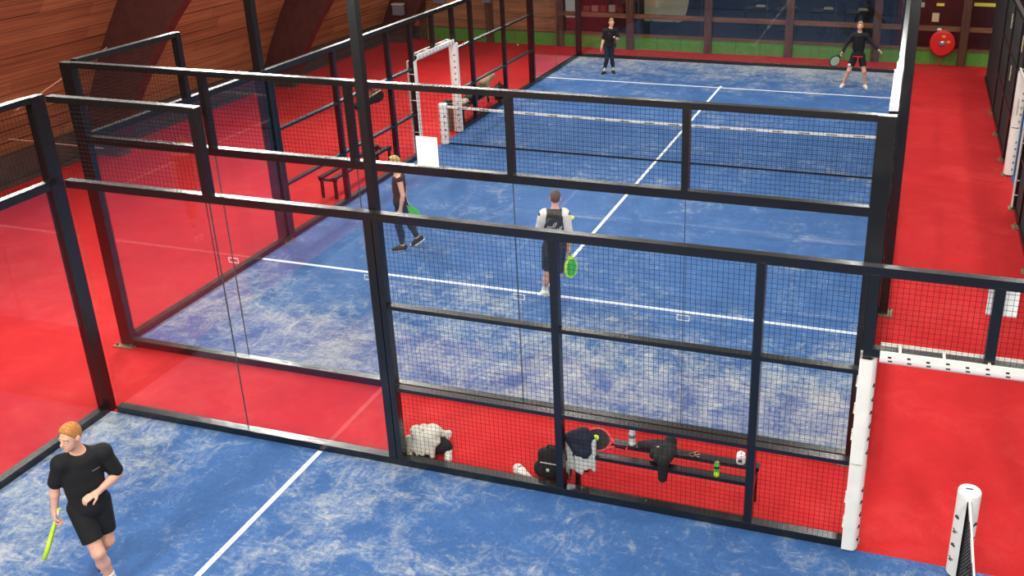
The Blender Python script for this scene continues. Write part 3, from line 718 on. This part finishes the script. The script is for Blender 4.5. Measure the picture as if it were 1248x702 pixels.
    if o['shorts']:
        L.ell(K['pel']-V3((0, 0, .01)), hx, (.172*g, .128*g, .14*g), .05)
        for s in 'LR':
            a, b = K['hip'+s], K['kn'+s]; f = J['short_f']; Q = new(); Q.cap(a+V3((0, 0, .03)), a+(b-a)*(f+.15), .104*g, .090*g, .03); Q.cut(a+(b-a)*f, nrm(b-a)); L.join(Q, .02)
        L.cut((0, 0, J['waist']), (0, 0, 1)); L.mesh('shorts', o['bottom'], t)
    else:
        L.ell(K['pel']-V3((0, 0, .01)), hx, (.172*g, .122*g, .132*g), .05)
        for s in 'LR':
            Q = new(); leg(Q, s, .008, 2); a, b = K['kn'+s], K['an'+s]; Q.cut(a+(b-a)*.93, nrm(b-a)); L.join(Q, .03)
        L.cut((0, 0, J['waist']), (0, 0, 1)); L.mesh('leggings', o['bottom'], t)
    for s in 'LR':
        an = K['an'+s]; td = nrm(T(J['toe'+s])); dn = nrm(np.cross(np.cross(td, V3((0, 0, -1))), td))
        if o.get('sock'):
            b = K['kn'+s]; Q = new(); d = nrm(an-b); Q.cap(an-d*.16, an+d*.02, .050*g, .044*g, .01); Q.cut(an-d*.12, -d); Q.mesh('sock', WHT, t, 'white sock')
        Q = new(); Q.cap(an+dn*.03, an-td*.04+dn*.04, .047*g, .046*g, .03); Q.cap(an-td*.04+dn*.045, an+td*.155+dn*.058, .045*g, .035*g, .03); Q.cap(an+td*.02+dn*.03, an+td*.10+dn*.045, .044*g, .040*g, .03); Q.cut(an+dn*.088, dn); Q.cut(an-dn*.012, -dn)
        sh = Q.mesh('shoe', o['shoe'], t)
        sd = nrm(np.cross(td, dn)); m = MB(); pts = [(-.092, .0), (-.075, .036), (0, .042), (.10, .045), (.165, .034), (.195, .0), (.165, -.036), (.10, -.042), (0, -.036), (-.075, -.034)]
        m.prism(pts, lambda a, b: tuple(an+td*a*g+sd*b*g+dn*.080), lambda a, b: tuple(an+td*a*g+sd*b*g+dn*.100)); m.build('sole', SOLE, sh, False, None, 'white sole')
    # hair, face
    Q = new(); hr = o['hairw']; Q.ell(H(0, -.014, .028), hx2, (.0775*g, .098*g, .096*g+hr*.4), .02); Q.ell(H(0, .008, .085), hx2, (.058*g, .082*g, .030*g+hr*1.6), .03)
    if o.get('back_hair'): Q.ell(H(0, -.050, -.030), hx2, (.074*g, .060*g, .085*g), .03)
    Q.cut(H(0, .045, .048), nrm(fd*1.0-hu*.62)); Q.cut(H(0, -.03, -.075 if not o.get('back_hair') else -.11), nrm(-hu))
    if o.get('tail'): Q.cap(H(0, -.105, .02), H(0, -.15, -.05), .028, .034, .02); Q.cap(H(0, -.15, -.05), H(0, -.14, -.16), .034, .014, .02)
    Q.mesh('hair', o['hair'], t, o.get('hair_label'))
    for q in (-1, 1):
        m = MB().sphere(tuple(H(q*.031, .074, .000)), .0125, 10, 8); ey = m.build('eye', EYE, t, True)
        MB().sphere(tuple(H(q*.031, .0825, .000)), .0062, 8, 6).build('iris', IRIS, ey, True)
        MB().tube([tuple(H(q*.050, .078, .026)), tuple(H(q*.034, .089, .031)), tuple(H(q*.016, .090, .027))], .005, 6).build('eyebrow', o['brow'], t, True)
    MB().tube([tuple(H(-.022, .085, -.060)), tuple(H(0, .0935, -.059)), tuple(H(.022, .085, -.060))], [.003, .0065, .003], 6).build('mouth', LIP, t, True)
    if o.get('beard'):
        Q = new(); Q.ell(H(0, .030, -.053), hx2, (.062*g, .066*g, .072*g), .02); Q.cut(H(0, .0, -.045), nrm(hu*1.0-fd*.15)); Q.mesh('beard', o['hair'], t, 'short beard')
    return t, T, K, shirt, (side, up, fr), root

def racket(label, P, axis, normal, face, edge, L=.455, grip=None):
    """P: hand position on the grip, axis: from the grip to the head, normal: face normal"""
    a = nrm(axis); n = V3(normal); n = nrm(n-a*(n@a)); s = np.cross(a, n)
    t = thing('padel_racket', label, 'racket', tuple(P)); hw = .128; hl = .145; c = .225
    W = lambda x, y, z=0: tuple(s*x+a*y+n*z)
    N = 28; oval = [(hw*math.sin(q)*(1-.10*(math.cos(q) < 0)*math.cos(q)*-1), c+hl*math.cos(q)) for q in [2*math.pi*i/N for i in range(N)]]
    MB().prism(oval, lambda x, y: W(x*.95, c+(y-c)*.95, -.017), lambda x, y: W(x*.95, c+(y-c)*.95, .017)).build('face_plate', face, t)
    MB().tube([W(*p) for p in oval]+[W(*oval[0])], .0195, 8, False).build('frame', edge, t, True)
    for q in (-1, 1): MB().tube([W(q*.062, c-hl*.86), W(q*.034, .055), W(q*.012, .02)], [.018, .016, .015], 8).build('throat', edge, t, True)
    MB().tube([W(0, .04), W(0, -.10)], [.0165, .0165], 10).build('grip', grip or BLK, t, True)
    MB().tube([W(0, -.10), W(0, -.115)], [.020, .020], 10).build('butt_cap', edge, t)
    m = MB()
    for i in range(-3, 4):
        for j in range(-3, 4):
            x, y = i*.026, j*.026
            if (x/hw)**2+(y/hl)**2 < .58:
                for z0, z1 in ((.0165, .0176), (-.0176, -.0165)): m.prism([(x+.0055*math.cos(k), c+y+.0055*math.sin(k)) for k in [math.pi*q/3 for q in range(6)]], lambda u, v: W(u, v, z0), lambda u, v: W(u, v, z1))
    m.build('face_holes', M['ink'], t, kind='stuff')
    return t
LIME = simple('lime_paint', (196, 236, 40), .45, var=.06); GREEN = simple('green_paint', (70, 190, 60), .45, var=.15, scale=14)
GINGER = simple('ginger_hair', (186, 124, 62), .8, var=.35, scale=60, bump=.5); BLOND = simple('blond_hair', (190, 160, 104), .7, var=.2, scale=50); BROWN = simple('brown_hair', (96, 66, 48), .75, var=.2, scale=50); STRAW = simple('dull_blond_hair', (168, 122, 78), .7, var=.2, scale=50)

# -- the near player
E1 = (.638, .77)
t, T, K, shirt, ax, root = person('ginger-haired person in black t-shirt and shorts walking forward with a lime racket', (3.30, -4.05), E1, dict(
    head=(-.012, .07, 1.69), neck=(.015, .01, 1.50), shL=(.205, -.01, 1.40), shR=(-.135, .04, 1.44), pel=(.0, 0, .93), elL=(.285, -.02, 1.12), wrL=(.09, .19, 1.125), elR=(-.225, -.03, 1.19), wrR=(-.275, .0, .955),
    hipL=(.085, -.01, .89), hipR=(-.085, .01, .89), knR=(-.028, .20, .50), anR=(.03, .13, .095), knL=(.075, .02, .47), anL=(-.02, -.30, .135), face=(-.80, .62, -.30),
    toeR=(-.1, .95, -.02), toeL=(-.05, .85, -.5), hem=.80, waist=.98, short_f=.72,
    handL=((-.95, .45, .0), (-.25, -.2, -.9), (.0, .8, .5), .85), handR=((-.10, .12, -.95), (.9, .3, .0), (.1, .9, 0), 1.15)),
    dict(h=.0068, skin=SKIN, shirt=BLK, bottom=BLK, shoe=DKGREY, hair=GINGER, brow=GINGER, hairw=.012, sleeve=.82, shorts=True, sock=True, loose=True, hair_label='short ginger hair'))
bv = lambda o: BVHTree.FromPolygons([v.co.copy() for v in o.data.vertices], [tuple(p.vertices) for p in o.data.polygons])
def strokes(shirt, par, pts_lists, org, sx, sz, dirn, r, mat, name):
    """short strokes laid on the cloth by casting rays along dirn"""
    b = bv(shirt); m = MB(); d = Vector(dirn)
    for pl in pts_lists:
        out = []
        for x, z in pl:
            h = b.ray_cast(Vector(org+sx*x+sz*z)-d*.6, d)
            if h[0] is not None: out.append(tuple(h[0]-d*.002))
        if len(out) > 1: m.tube(out, r, 5)
    if m.v: m.build(name, mat, par)
strokes(shirt, shirt, [[(x, 0), (x+.010, .004)] for x in (-.03, -.015, 0, .015, .03)], T((.10, .0, 1.31)), ax[0], ax[1], tuple(-ax[2]), .0045, M['greypaint'], 'chest_print')
racket('lime padel racket seen edge-on in the hand of the ginger-haired player', root+K['wrR']+T((-.012, .02, -.085)), T((-.40, .05, -.88)), np.cross(T((-.40, .05, -.88)), root+V3((-.2, -.15, .7))-V3(CAM))+T((.05, .12, 0)), LIME, LIME, grip=WHT)

# -- woman on the left of the far court
E2 = (.87, .5)
t, T, K, shirt, ax, root = person('blond person in dark tank top and leggings walking left on the blue court', (2.1, 4.12), E2, dict(
    head=(.005, 0, 1.56), neck=(.045, 0, 1.385), shL=(.055, .15, 1.32), shR=(.055, -.15, 1.32), pel=(.03, 0, .88), elL=(.09, .20, 1.04), wrL=(.03, .20, .80), elR=(.12, -.19, 1.05), wrR=(.13, -.20, .82),
    hipL=(.03, .08, .85), hipR=(.03, -.08, .85), knL=(-.03, .08, .46), anL=(.0, .08, .095), knR=(.13, -.08, .47), anR=(.27, -.08, .15), face=(-1, -.05, -.1), toeL=(-1, .1, 0), toeR=(-.8, 0, -.5), hem=.78, waist=.98, short_f=.7,
    handL=((-.12, .05, -1), (.0, -1, 0), (-1, 0, 0), .45), handR=((.2, .0, -1), (0, .9, 0), (-1, 0, 0), 1.1)),
    dict(h=.0095, size=.93, fem=1, skin=SKIN2, shirt=DKGREY, bottom=NAVY, shoe=DKGREY, hair=BLOND, brow=BLOND, hairw=.012, sleeve=0, tank=True, shorts=False, back_hair=True, hair_label='blond hair'))
racket('green padel racket behind the person in leggings', root+K['wrR']+T((.02, .02, -.075)), T((.22, .25, -.7)), T((.25, 1, .35)), GREEN, GREEN)

# -- man with the white-sleeved shirt
E3 = (.94, .35)
t, T, K, shirt, ax, root = person('person seen from behind in black shirt with white sleeves and dark shorts', (5.38, 2.9), E3, dict(
    head=(.03, -.02, 1.67), neck=(.018, 0, 1.49), shL=(-.150, 0, 1.42), shR=(.165, 0, 1.42), pel=(-.01, 0, .92), elL=(-.22, -.06, 1.15), wrL=(-.13, -.24, 1.02), elR=(.205, .02, 1.13), wrR=(.205, -.02, .86),
    hipL=(-.095, 0, .88), hipR=(.075, 0, .88), knL=(-.125, -.08, .47), anL=(-.17, -.24, .095), knR=(.02, .10, .47), anR=(-.02, .34, .14), face=(.1, -1, -.1), toeL=(-.15, -1, 0), toeR=(0, -.85, -.45), hem=.76, waist=.98, short_f=.86,
    handL=((.5, -.7, .3), (.6, .3, -.4), (0, 0, 1), .7), handR=((.03, -.05, -1), (-.9, -.2, 0), (0, -1, 0), 1.15)),
    dict(h=.0095, skin=SKIN, shirt=DKGREY, bottom=NAVY, shoe=WHT, hair=BROWN, brow=BROWN, hairw=.006, sleeve=.92, white_sleeves=True, shorts=True, sock=True, loose=True, shirt_label='black shirt body with white script on the back'))
Sc = [[(-.13, -.02), (-.09, .05), (-.08, .015), (-.055, .055), (-.05, .02), (-.02, .06), (-.01, .03), (.02, .07)], [(-.02, .06), (.0, .10), (.01, .07), (.03, .11), (.035, .08)],
      [(-.05, -.045), (-.02, .02), (-.01, -.04), (.02, .02), (.03, -.03), (.05, .02)], [(.055, -.04), (.085, .035), (.075, -.03), (.11, .04)], [(-.14, -.05), (.0, .09), (.10, .19)]]
back = T((0, 1, 0))
strokes(shirt, shirt, Sc[:4], K['neck']*.55+K['pel']*.45, T((1, 0, 0)), V3((0, 0, 1)), tuple(-back), .006, WHT, 'script_print')
strokes(shirt, shirt, Sc[4:], K['neck']*.55+K['pel']*.45, T((1, 0, 0)), V3((0, 0, 1)), tuple(-back), .004, M['greypaint'], 'script_stroke')
racket('green padel racket hanging from the hand of the white-sleeved player', root+K['wrR']+T((.01, 0, -.08)), T((.06, .1, -.95)), T((.75, .65, 0)), GREEN, LIME)

# -- far left player
E4 = (.957, .29)
t, T, K, shirt, ax, root = person('person in black t-shirt and leggings at the far left of the blue court', (1.66, 17.92), E4, dict(
    head=(.085, .03, 1.53), neck=(.06, 0, 1.36), shR=(-.09, .02, 1.285), shL=(.205, 0, 1.295), pel=(.01, 0, .86), elR=(-.155, .0, 1.03), wrR=(-.215, .08, .82), elL=(.27, .03, 1.06), wrL=(.20, .22, 1.07),
    hipR=(-.07, 0, .83), hipL=(.085, 0, .83), knR=(-.06, .08, .46), anR=(-.15, .04, .09), knL=(.09, .02, .46), anL=(.13, -.07, .09), face=(.2, .95, -.1), toeR=(-.35, .9, 0), toeL=(.2, .95, 0), hem=.80, waist=.96, short_f=.7,
    handR=((-.2, .2, -1), (1, .2, 0), (0, 1, 0), .4), handL=((-.1, .6, .6), (-.9, .3, 0), (0, 0, 1), .9)),
    dict(h=.011, size=.92, fem=1, fr=.010, skin=SKIN, shirt=BLK, bottom=NAVY, shoe=BLK, hair=STRAW, brow=STRAW, hairw=.010, sleeve=.8, shorts=False, sock=True, back_hair=True, hair_label='reddish blond hair'))
strokes(shirt, shirt, [[(-.02, 0), (0, .01), (.03, .005)]], T((.0, 0, 1.22)), ax[0], ax[1], tuple(-ax[2]), .005, M['greypaint'], 'chest_print')
racket('small pale-edged racket held edge-on by the far left player', root+K['wrL']+T((-.01, .06, .05)), T((.0, .9, -.35)), T((1, .1, 0)), WHT, DKGREY)

# -- far right player
E5 = (.9985, .05)
t, T, K, shirt, ax, root = person('person in black sweater and shorts with arms spread at the far right', (8.80, 17.95), E5, dict(
    head=(.04, .03, 1.72), neck=(.04, 0, 1.545), shR=(-.135, .02, 1.44), shL=(.225, .02, 1.455), pel=(.05, 0, .93), elR=(-.29, .05, 1.21), wrR=(-.37, .20, 1.03), elL=(.40, .05, 1.26), wrL=(.555, .14, 1.12),
    hipR=(-.04, 0, .88), hipL=(.14, 0, .88), knR=(-.165, .10, .49), anR=(-.29, .0, .095), knL=(.245, .10, .49), anL=(.305, .0, .095), face=(-.1, .98, -.12), toeR=(-.35, .93, 0), toeL=(.3, .95, 0), hem=.90, waist=.98, short_f=.66,
    handR=((-.5, .45, -.7), (.6, .3, -.4), (0, 1, .3), 1.1), handL=((.75, .25, -.55), (0, .6, -.7), (-.2, .9, .2), .3)),
    dict(h=.011, fr=.010, skin=SKIN, shirt=BLK, bottom=BLK, shoe=WHT, hair=STRAW, brow=BROWN, hairw=.004, sleeve=1.93, shorts=True, sock=False, beard=True, hair_label='short light hair'))
MB().box(-.13, .13, -.128, -.118, .0, .028).box(-.01, .03, -.135, -.12, -.10, .01).build('waist_cord', M['red'], t, label='red waist cord').location = (.05, 0, .885)
MB().sphere((-.155, -.155, .66), .045, 12, 8).build('pocket_bulge', WHT, t, True, label='white ball in the pocket')
racket('pale-faced padel racket in the right hand of the far right player', root+K['wrR']+T((-.045, .05, -.07)), T((-.62, .10, -.75)), T((.35, .9, -.1)), simple('pale_green_face', (172, 196, 164), .5), DKGREY)
# ------------------------------------------------------------------ benches and belongings
def blob(name, label, cat, mat, build, lo, hi, h=.009, loc=(0, 0, 0), parent=None):
    S = SDF(lo, hi, h); build(S)
    if parent: return S.mesh(name, mat, parent, label)
    o = S.mesh(name, mat, None); o.location = loc
    return tag(o, label, cat)
AX = (V3((1, 0, 0)), V3((0, 1, 0)), V3((0, 0, 1)))
def bench(label, x0, x1, y0, y1, along='x', z=.45):
    cx, cyy = (x0+x1)/2, (y0+y1)/2; t = thing('slat_bench', label, 'bench', (cx, cyy, 0)); hx, hy = (x1-x0)/2, (y1-y0)/2
    if along == 'x':
        for a, b in ((-hy, -hy+.10), (hy-.10, hy)): MB().box(-hx, hx, a, b, z-.045, z).build('slat', M['black'], t)
        for q in (-1, 1):
            MB().box(q*(hx-.04)-.025, q*(hx-.04)+.025, -hy, hy, z-.09, z-.045).build('cross_bar', M['black'], t)
            for r in (-1, 1): MB().box(q*(hx-.04)-.025, q*(hx-.04)+.025, r*(hy-.05)-.025, r*(hy-.05)+.025, 0, z-.045).build('leg', M['black'], t)
    else:
        for a, b in ((-hx, -hx+.10), (hx-.10, hx)): MB().box(a, b, -hy, hy, z-.045, z).build('slat', M['black'], t)
        for q in (-1, 1):
            MB().box(-hx, hx, q*(hy-.04)-.025, q*(hy-.04)+.025, z-.09, z-.045).build('cross_bar', M['black'], t)
            for r in (-1, 1): MB().box(r*(hx-.05)-.025, r*(hx-.05)+.025, q*(hy-.04)-.025, q*(hy-.04)+.025, 0, z-.045).build('leg', M['black'], t)
    return t
bench('black two-slat bench between the courts, behind the nearest mesh', 7.12, 9.08, -1.40, -1.02)
bench('black bench beyond the left side fence, behind the tall mast', -.72, -.32, 6.0, 8.25, 'y')
bench('black bench with clothes on it beyond the far part of the left fence', -.58, -.16, 11.6, 13.95, 'y')
ZB = .451
# bottle
t = thing('water_bottle', 'clear plastic water bottle standing on the near black bench', 'bottle', (7.69, -1.07, ZB))
MB().lathe([(.036, 0), (.038, .02), (.038, .14), (.036, .16), (.016, .20), (.014, .22)], n=18).build('body', M['clear'], t, True)
MB().lathe([(.038, .0), (.0385, .01), (.0385, .035), (.037, .04)], n=18).build('base_band', WHT, t, True)
MB().lathe([(.017, .22), (.017, .245), (.012, .25)], n=14).build('cap', BLK, t)
MB().lathe([(.0388, .09), (.0388, .13)], n=18).build('label_band', M['greypaint'], t)
# can
t = thing('drink_can', 'slim lime and dark green drink can on the right half of the bench', 'can', (8.68, -1.37, ZB))
MB().lathe([(.024, 0), (.028, .008), (.028, .15), (.022, .165), (.022, .168)], n=18).build('body', GREEN, t, True)
MB().lathe([(.0285, .0), (.0287, .01), (.0287, .055), (.028, .06)], n=18).build('lime_band', LIME, t, True, label='lime lower band')
MB().lathe([(.0286, .10), (.0286, .125)], n=18).build('dark_band', BLK, t, True)
MB().lathe([(.021, .168), (.021, .17), (.006, .172)], n=14).build('lid', M['galv'], t)
t = thing('cream_jar', 'small white jar with dark logo near the right end of the bench', 'jar', (8.88, -1.07, ZB))
MB().lathe([(.048, 0), (.05, .01), (.05, .08), (.042, .095)], n=20).build('body', M['pad'], t, True)
MB().lathe([(.043, .095), (.043, .11), (.02, .112), (.012, .12), (.012, .14)], n=16).build('lid', M['white'], t)
MB().box(-.022, .022, -.0515, -.048, .035, .06).box(-.012, .014, -.0515, -.048, .064, .072).build('printed_mark', M['ink'], t)
# keys
t = thing('key_bunch', 'small bunch of keys lying in the middle of the bench', 'keys', (8.36, -1.08, ZB))
MB().tube([(.03*math.cos(a), .03*math.sin(a), .004) for a in [math.pi*q/6 for q in range(13)]], .003, 6).build('key_ring', M['galv'], t)
for i, a in enumerate((.3, 1.0, -.4)): MB().box(.03, .09, -.008+i*.0, .008, .003+i*.004, .006+i*.004, lambda x, y, z, a=a: (x*math.cos(a)-y*math.sin(a), x*math.sin(a)+y*math.cos(a), z)).build('key', M['galv'], t)
# dark clothes
def dj(S):
    S.ell((0, .03, .05), AX, (.16, .10, .06), .03); S.ell((.10, -.08, .055), AX, (.09, .20, .055), .04); S.ell((-.14, .05, .03), AX, (.11, .08, .035), .03); S.ell((.09, .11, .08), AX, (.07, .06, .06), .02)
    S.cap((.10, -.24, .04), (.10, -.275, -.12), .06, .05, .03); S.cap((.03, -.20, .05), (.02, -.10, .07), .05, .05, .03); S.cap((-.04, -.12, .03), (-.02, .02, .05), .045, .05, .03); S.ell((.02, -.05, .09), AX, (.06, .03, .03), .02); S.cap((-.25, .06, .02), (-.12, .05, .03), .02, .03, .02)
    S.cut((0, 0, .004), (0, 0, -1)) if False else None
t = blob('black_jacket', 'crumpled black jacket with small white emblem draped over the bench', 'jacket', BLK, dj, (-.36, -.36, -.22), (.30, .26, .24), .009, (8.02, -1.14, ZB+.012))
tri = MB().add([(-.015, -.04, .012), (.015, -.04, .012), (0, -.065, -.012), (-.015, -.046, .012), (.015, -.046, .012), (0, -.07, -.012)], [(0, 1, 2), (5, 4, 3), (0, 3, 4, 1), (1, 4, 5, 2), (2, 5, 3, 0)]).build('emblem', WHT, t); tri.location = (.0, -.03, .105)
# pale jacket with navy upper part, hung over the left end
def hj(S):
    for i in range(7):
        x = -.14+.28*i/6; S.cap((x, -.02+.015*math.sin(i*2.1), .10), (x+.02, -.05+.02*math.sin(i*1.7), -.26-.05*math.sin(i*.9)), .035, .022, .03)
    S.cut((0, 0, -.30), (-.35, 0, -1))
def hn(S):
    S.ell((.0, .0, .12), AX, (.15, .09, .10), .03); S.cap((-.12, -.03, .12), (-.02, -.065, -.02), .06, .05, .03); S.cap((.08, -.03, .14), (.09, -.065, .0), .05, .05, .03); S.ell((.03, .0, .20), AX, (.07, .05, .05), .03); S.cap((-.02, -.06, .03), (.06, -.07, -.05), .05, .04, .03)
t = thing('draped_jacket', 'navy and pale grey jacket draped over the left end of the bench', 'jacket', (7.20, -1.34, .50))
blob('lining', 'pale grey part', None, simple('pale_grey_cloth', (196, 198, 192), .85, var=.08, scale=10), hj, (-.26, -.16, -.40), (.26, .12, .22), .01, parent=t)
blob('upper', 'navy part', None, NAVY, hn, (-.26, -.2, -.16), (.26, .16, .36), .01, parent=t)
# red racket leaning on the bench end and ball
racket('red-framed padel racket lying on the left end of the bench', (7.56, -1.20, ZB+.035), (-1, .05, .12), (.1, -.55, .8), DKGREY, simple('pink_red_frame', (216, 52, 70), .45))
def ball(label, p):
    o = MB().sphere((0, 0, 0), .0335, 16, 10).build('padel_ball', simple('felt_lime', (214, 240, 70), .8, var=.06), None, True); o.location = p
    m = MB().tube([(.0337*math.cos(a)*math.cos(.5*math.sin(2*a)), .0337*math.sin(a)*math.cos(.5*math.sin(2*a)), .0337*math.sin(.5*math.sin(2*a))) for a in [2*math.pi*q/24 for q in range(25)]], .0012, 4, False).build('seam', WHT, o)
    return tag(o, label, 'ball')
ball('lime padel ball resting on the red racket on the bench', (7.33, -1.235, ZB+.12))
ball('lime padel ball in the air beside the white-sleeved player', (5.63, 3.0, 1.36))
ball('lime padel ball lying at the left edge of the court beyond the net', (.22, 12.95, .046))
ball('pale padel ball lying on the floor near the far green panels', (-2.6, 21.2, .0335))
# floor items at the nearest fence
t = thing('sports_bag', 'black sports bag under the crumpled pale towel at the post foot', 'bag', (5.32, -1.21, 0))
def sb(S): S.ell((0, 0, .10), AX, (.23, .14, .10), .03); S.cap((-.18, 0, .08), (.18, 0, .08), .08, .08, .03); S.cut((0, 0, .002), (0, 0, -1))
blob('bag_body', None, None, BLK, sb, (-.32, -.24, -.02), (.32, .24, .28), .012, parent=t)
MB().tube([(-.12, -.13, .12), (-.06, -.19, .05), (.06, -.19, .05), (.12, -.13, .12)], .012, 6).build('handle', BLK, t, True)
def tw(S):
    rnd = random.Random(3)
    for i in range(16):
        a = rnd.uniform(-.19, .19); b = rnd.uniform(-.12, .08); S.ell((a, b, .20+rnd.uniform(-.03, .06)), AX, (rnd.uniform(.05, .09), rnd.uniform(.05, .08), rnd.uniform(.03, .06)), .02)
    for i in range(6): x = -.17+.06*i; S.cap((x, -.14, .20), (x+.01, -.19, .06+.03*math.sin(i*2)), .04, .03, .025)
blob('towel', 'crumpled pale grey towel heaped on the black sports bag', 'towel', simple('pale_towel', (200, 196, 184), .9, var=.12, scale=8, bump=.3), tw, (-.32, -.27, -.01), (.32, .22, .36), .009, (5.27, -1.19, .01))
def shoe(label, p, rz, mat, tilt=0):
    t = thing('sport_shoe', label, 'shoe', p, None, rz)
    def up_(S): S.cap((-.09, 0, .055), (.0, 0, .06), .042, .042, .03); S.cap((-.02, 0, .05), (.13, 0, .035), .045, .034, .03); S.cap((-.09, 0, .06), (-.05, 0, .10), .036, .034, .02); S.cut((0, 0, .018), (0, 0, -1)); S.cut((-.05, 0, .105), (.3, 0, 1))
    blob('upper', None, None, mat, up_, (-.18, -.09, 0), (.22, .09, .18), .008, parent=t)
    MB().prism([(-.135, 0), (-.115, .036), (0, .042), (.10, .046), (.15, .03), (.172, 0), (.15, -.034), (.10, -.042), (0, -.036), (-.115, -.034)], lambda a, b: (a, b, 0), lambda a, b: (a, b, .022)).build('sole', SOLE, t)
    MB().lathe([(.026, 0), (.028, .004)], (-.05, 0, .1), 12).build('opening', M['greypaint'], t)
    for i in range(3): MB().box(.03+.025*i, .04+.025*i, -.022, .022, .081-.007*i, .088-.007*i).build('lace', WHT, t)
    return t
PALE = simple('pale_shoe', (214, 212, 198), .7, var=.06)
shoe('pale trainer standing alone to the right of the towel', (5.53, -1.22, 0), math.radians(-65), PALE)
shoe('pale trainer leaning right against the crumpled towel', (5.38, -.98, 0), math.radians(100), PALE)
shoe('small white slipper lying left of the black backpack', (6.50, -1.36, 0), math.radians(-28), M['pad'])
t = thing('backpack', 'black backpack on the red carpet left of the middle fence post', 'backpack', (6.83, -1.26, 0))
def bp(S):
    S.ell((0, 0, .17), AX, (.17, .12, .19), .02); S.cap((-.12, 0, .08), (.12, 0, .08), .10, .10, .03); S.ell((0, -.10, .12), AX, (.12, .05, .10), .02); S.cap((-.1, 0, .27), (.1, 0, .27), .07, .07, .03); S.cut((0, 0, .002), (0, 0, -1))
blob('bag_body', None, None, BLK, bp, (-.28, -.24, -.02), (.28, .22, .42), .011, parent=t)
MB().tube([(-.05, .0, .34), (-.04, .0, .39), (.04, .0, .39), (.05, .0, .34)], .010, 6).build('handle', BLK, t, True)
for q in (-1, 1): MB().tube([(q*.09, .10, .30), (q*.11, .17, .18), (q*.10, .12, .04)], .018, 6).build('shoulder_strap', DKGREY, t, True)
MB().box(-.015, .015, -.160, -.150, .16, .19).box(-.10, .10, -.124, -.116, .235, .243).build('zip_pull', WHT, t)
MB().lathe([(.03, 0), (.032, .17), (.018, .2)], (.185, -.03, .04), 12).build('side_bottle', M['clear'], t, True)
# hanging bag on the left fence
t = thing('racket_bag', 'black racket bag with tan zip hanging outside the left fence beside the mast', 'bag', (-.24, 7.42, 1.66))
def rb(S): S.cap((0, -.45, .0), (0, .35, .03), .09, .11, .05); S.ell((0, .3, .02), AX, (.09, .24, .13), .05)
blob('bag_body', None, None, BLK, rb, (-.22, -.68, -.26), (.22, .66, .30), .012, parent=t)
MB().tube([(.07, -.40, .075), (.06, .0, .10), (.07, .34, .125)], .018, 6).build('zip_strip', simple('tan_trim', (190, 150, 84), .6), t, True, label='tan zip strip')
MB().tube([(.03, -.30, .08), (.14, -.20, .42), (.10, -.15, .47), (.0, -.10, .42), (.0, .2, .11)], .010, 6).build('strap', BLK, t, True)
# clothes on the far bench
def c1(S): S.ell((0, 0, .12), AX, (.22, .40, .13), .04); S.ell((.05, -.45, .07), AX, (.16, .22, .07), .04); S.cut((0, 0, .004), (0, 0, -1))
blob('black_coat', 'heap of black clothes on the far bench beyond the left fence', 'clothes', BLK, c1, (-.32, -.75, -.02), (.32, .5, .32), .014, (-.36, 12.75, ZB))
def c2(S): S.ell((0, 0, .16), AX, (.16, .26, .12), .04); S.ell((.02, .3, .22), AX, (.14, .22, .10), .04); S.cap((.12, -.08, .14), (.19, -.12, -.22), .06, .05, .03)
blob('tan_sweater', 'tan sweater lying over the black clothes on the far bench', 'clothes', simple('tan_knit', (196, 166, 122), .9, var=.15, scale=12), c2, (-.26, -.36, -.32), (.30, .6, .4), .014, (-.36, 13.35, ZB+.10))
t = thing('gym_bag', 'upright black bag on the carpet at the far end of the far bench', 'bag', (-.37, 14.35, 0))
def c3(S): S.ell((0, 0, .2), AX, (.17, .2, .21), .03); S.cap((0, -.1, .08), (0, .1, .08), .12, .12, .03); S.cut((0, 0, .002), (0, 0, -1))
blob('bag_body', None, None, BLK, c3, (-.28, -.32, -.02), (.28, .32, .45), .014, parent=t)
MB().tube([(0, -.08, .38), (0, -.05, .46), (0, .05, .46), (0, .08, .38)], .012, 6).build('handle', BLK, t, True)
def c4(S): S.ell((0, 0, .04), AX, (.16, .22, .05), .03); S.ell((.05, .1, .06), AX, (.09, .1, .05), .03); S.cut((0, 0, .004), (0, 0, -1))
blob('folded_cloth', 'pale folded cloth at the near end of the far bench', 'cloth', simple('pale_cloth', (204, 186, 160), .9, var=.1), c4, (-.26, -.32, -.02), (.26, .32, .18), .014, (-.37, 11.95, ZB))
# bin beside the doorway
t = thing('waste_bin', 'brown-grey waste bin with dark lid beyond the far court doorway', 'bin', (-.42, 11.35, 0))
MB().box(-.17, .17, -.17, .17, 0, .58).build('body', simple('taupe_plastic', (122, 96, 82), .7), t)
MB().box(-.19, .19, -.19, .19, .58, .64).box(-.06, .06, -.06, .06, .64, .67).build('lid', BLK, t)
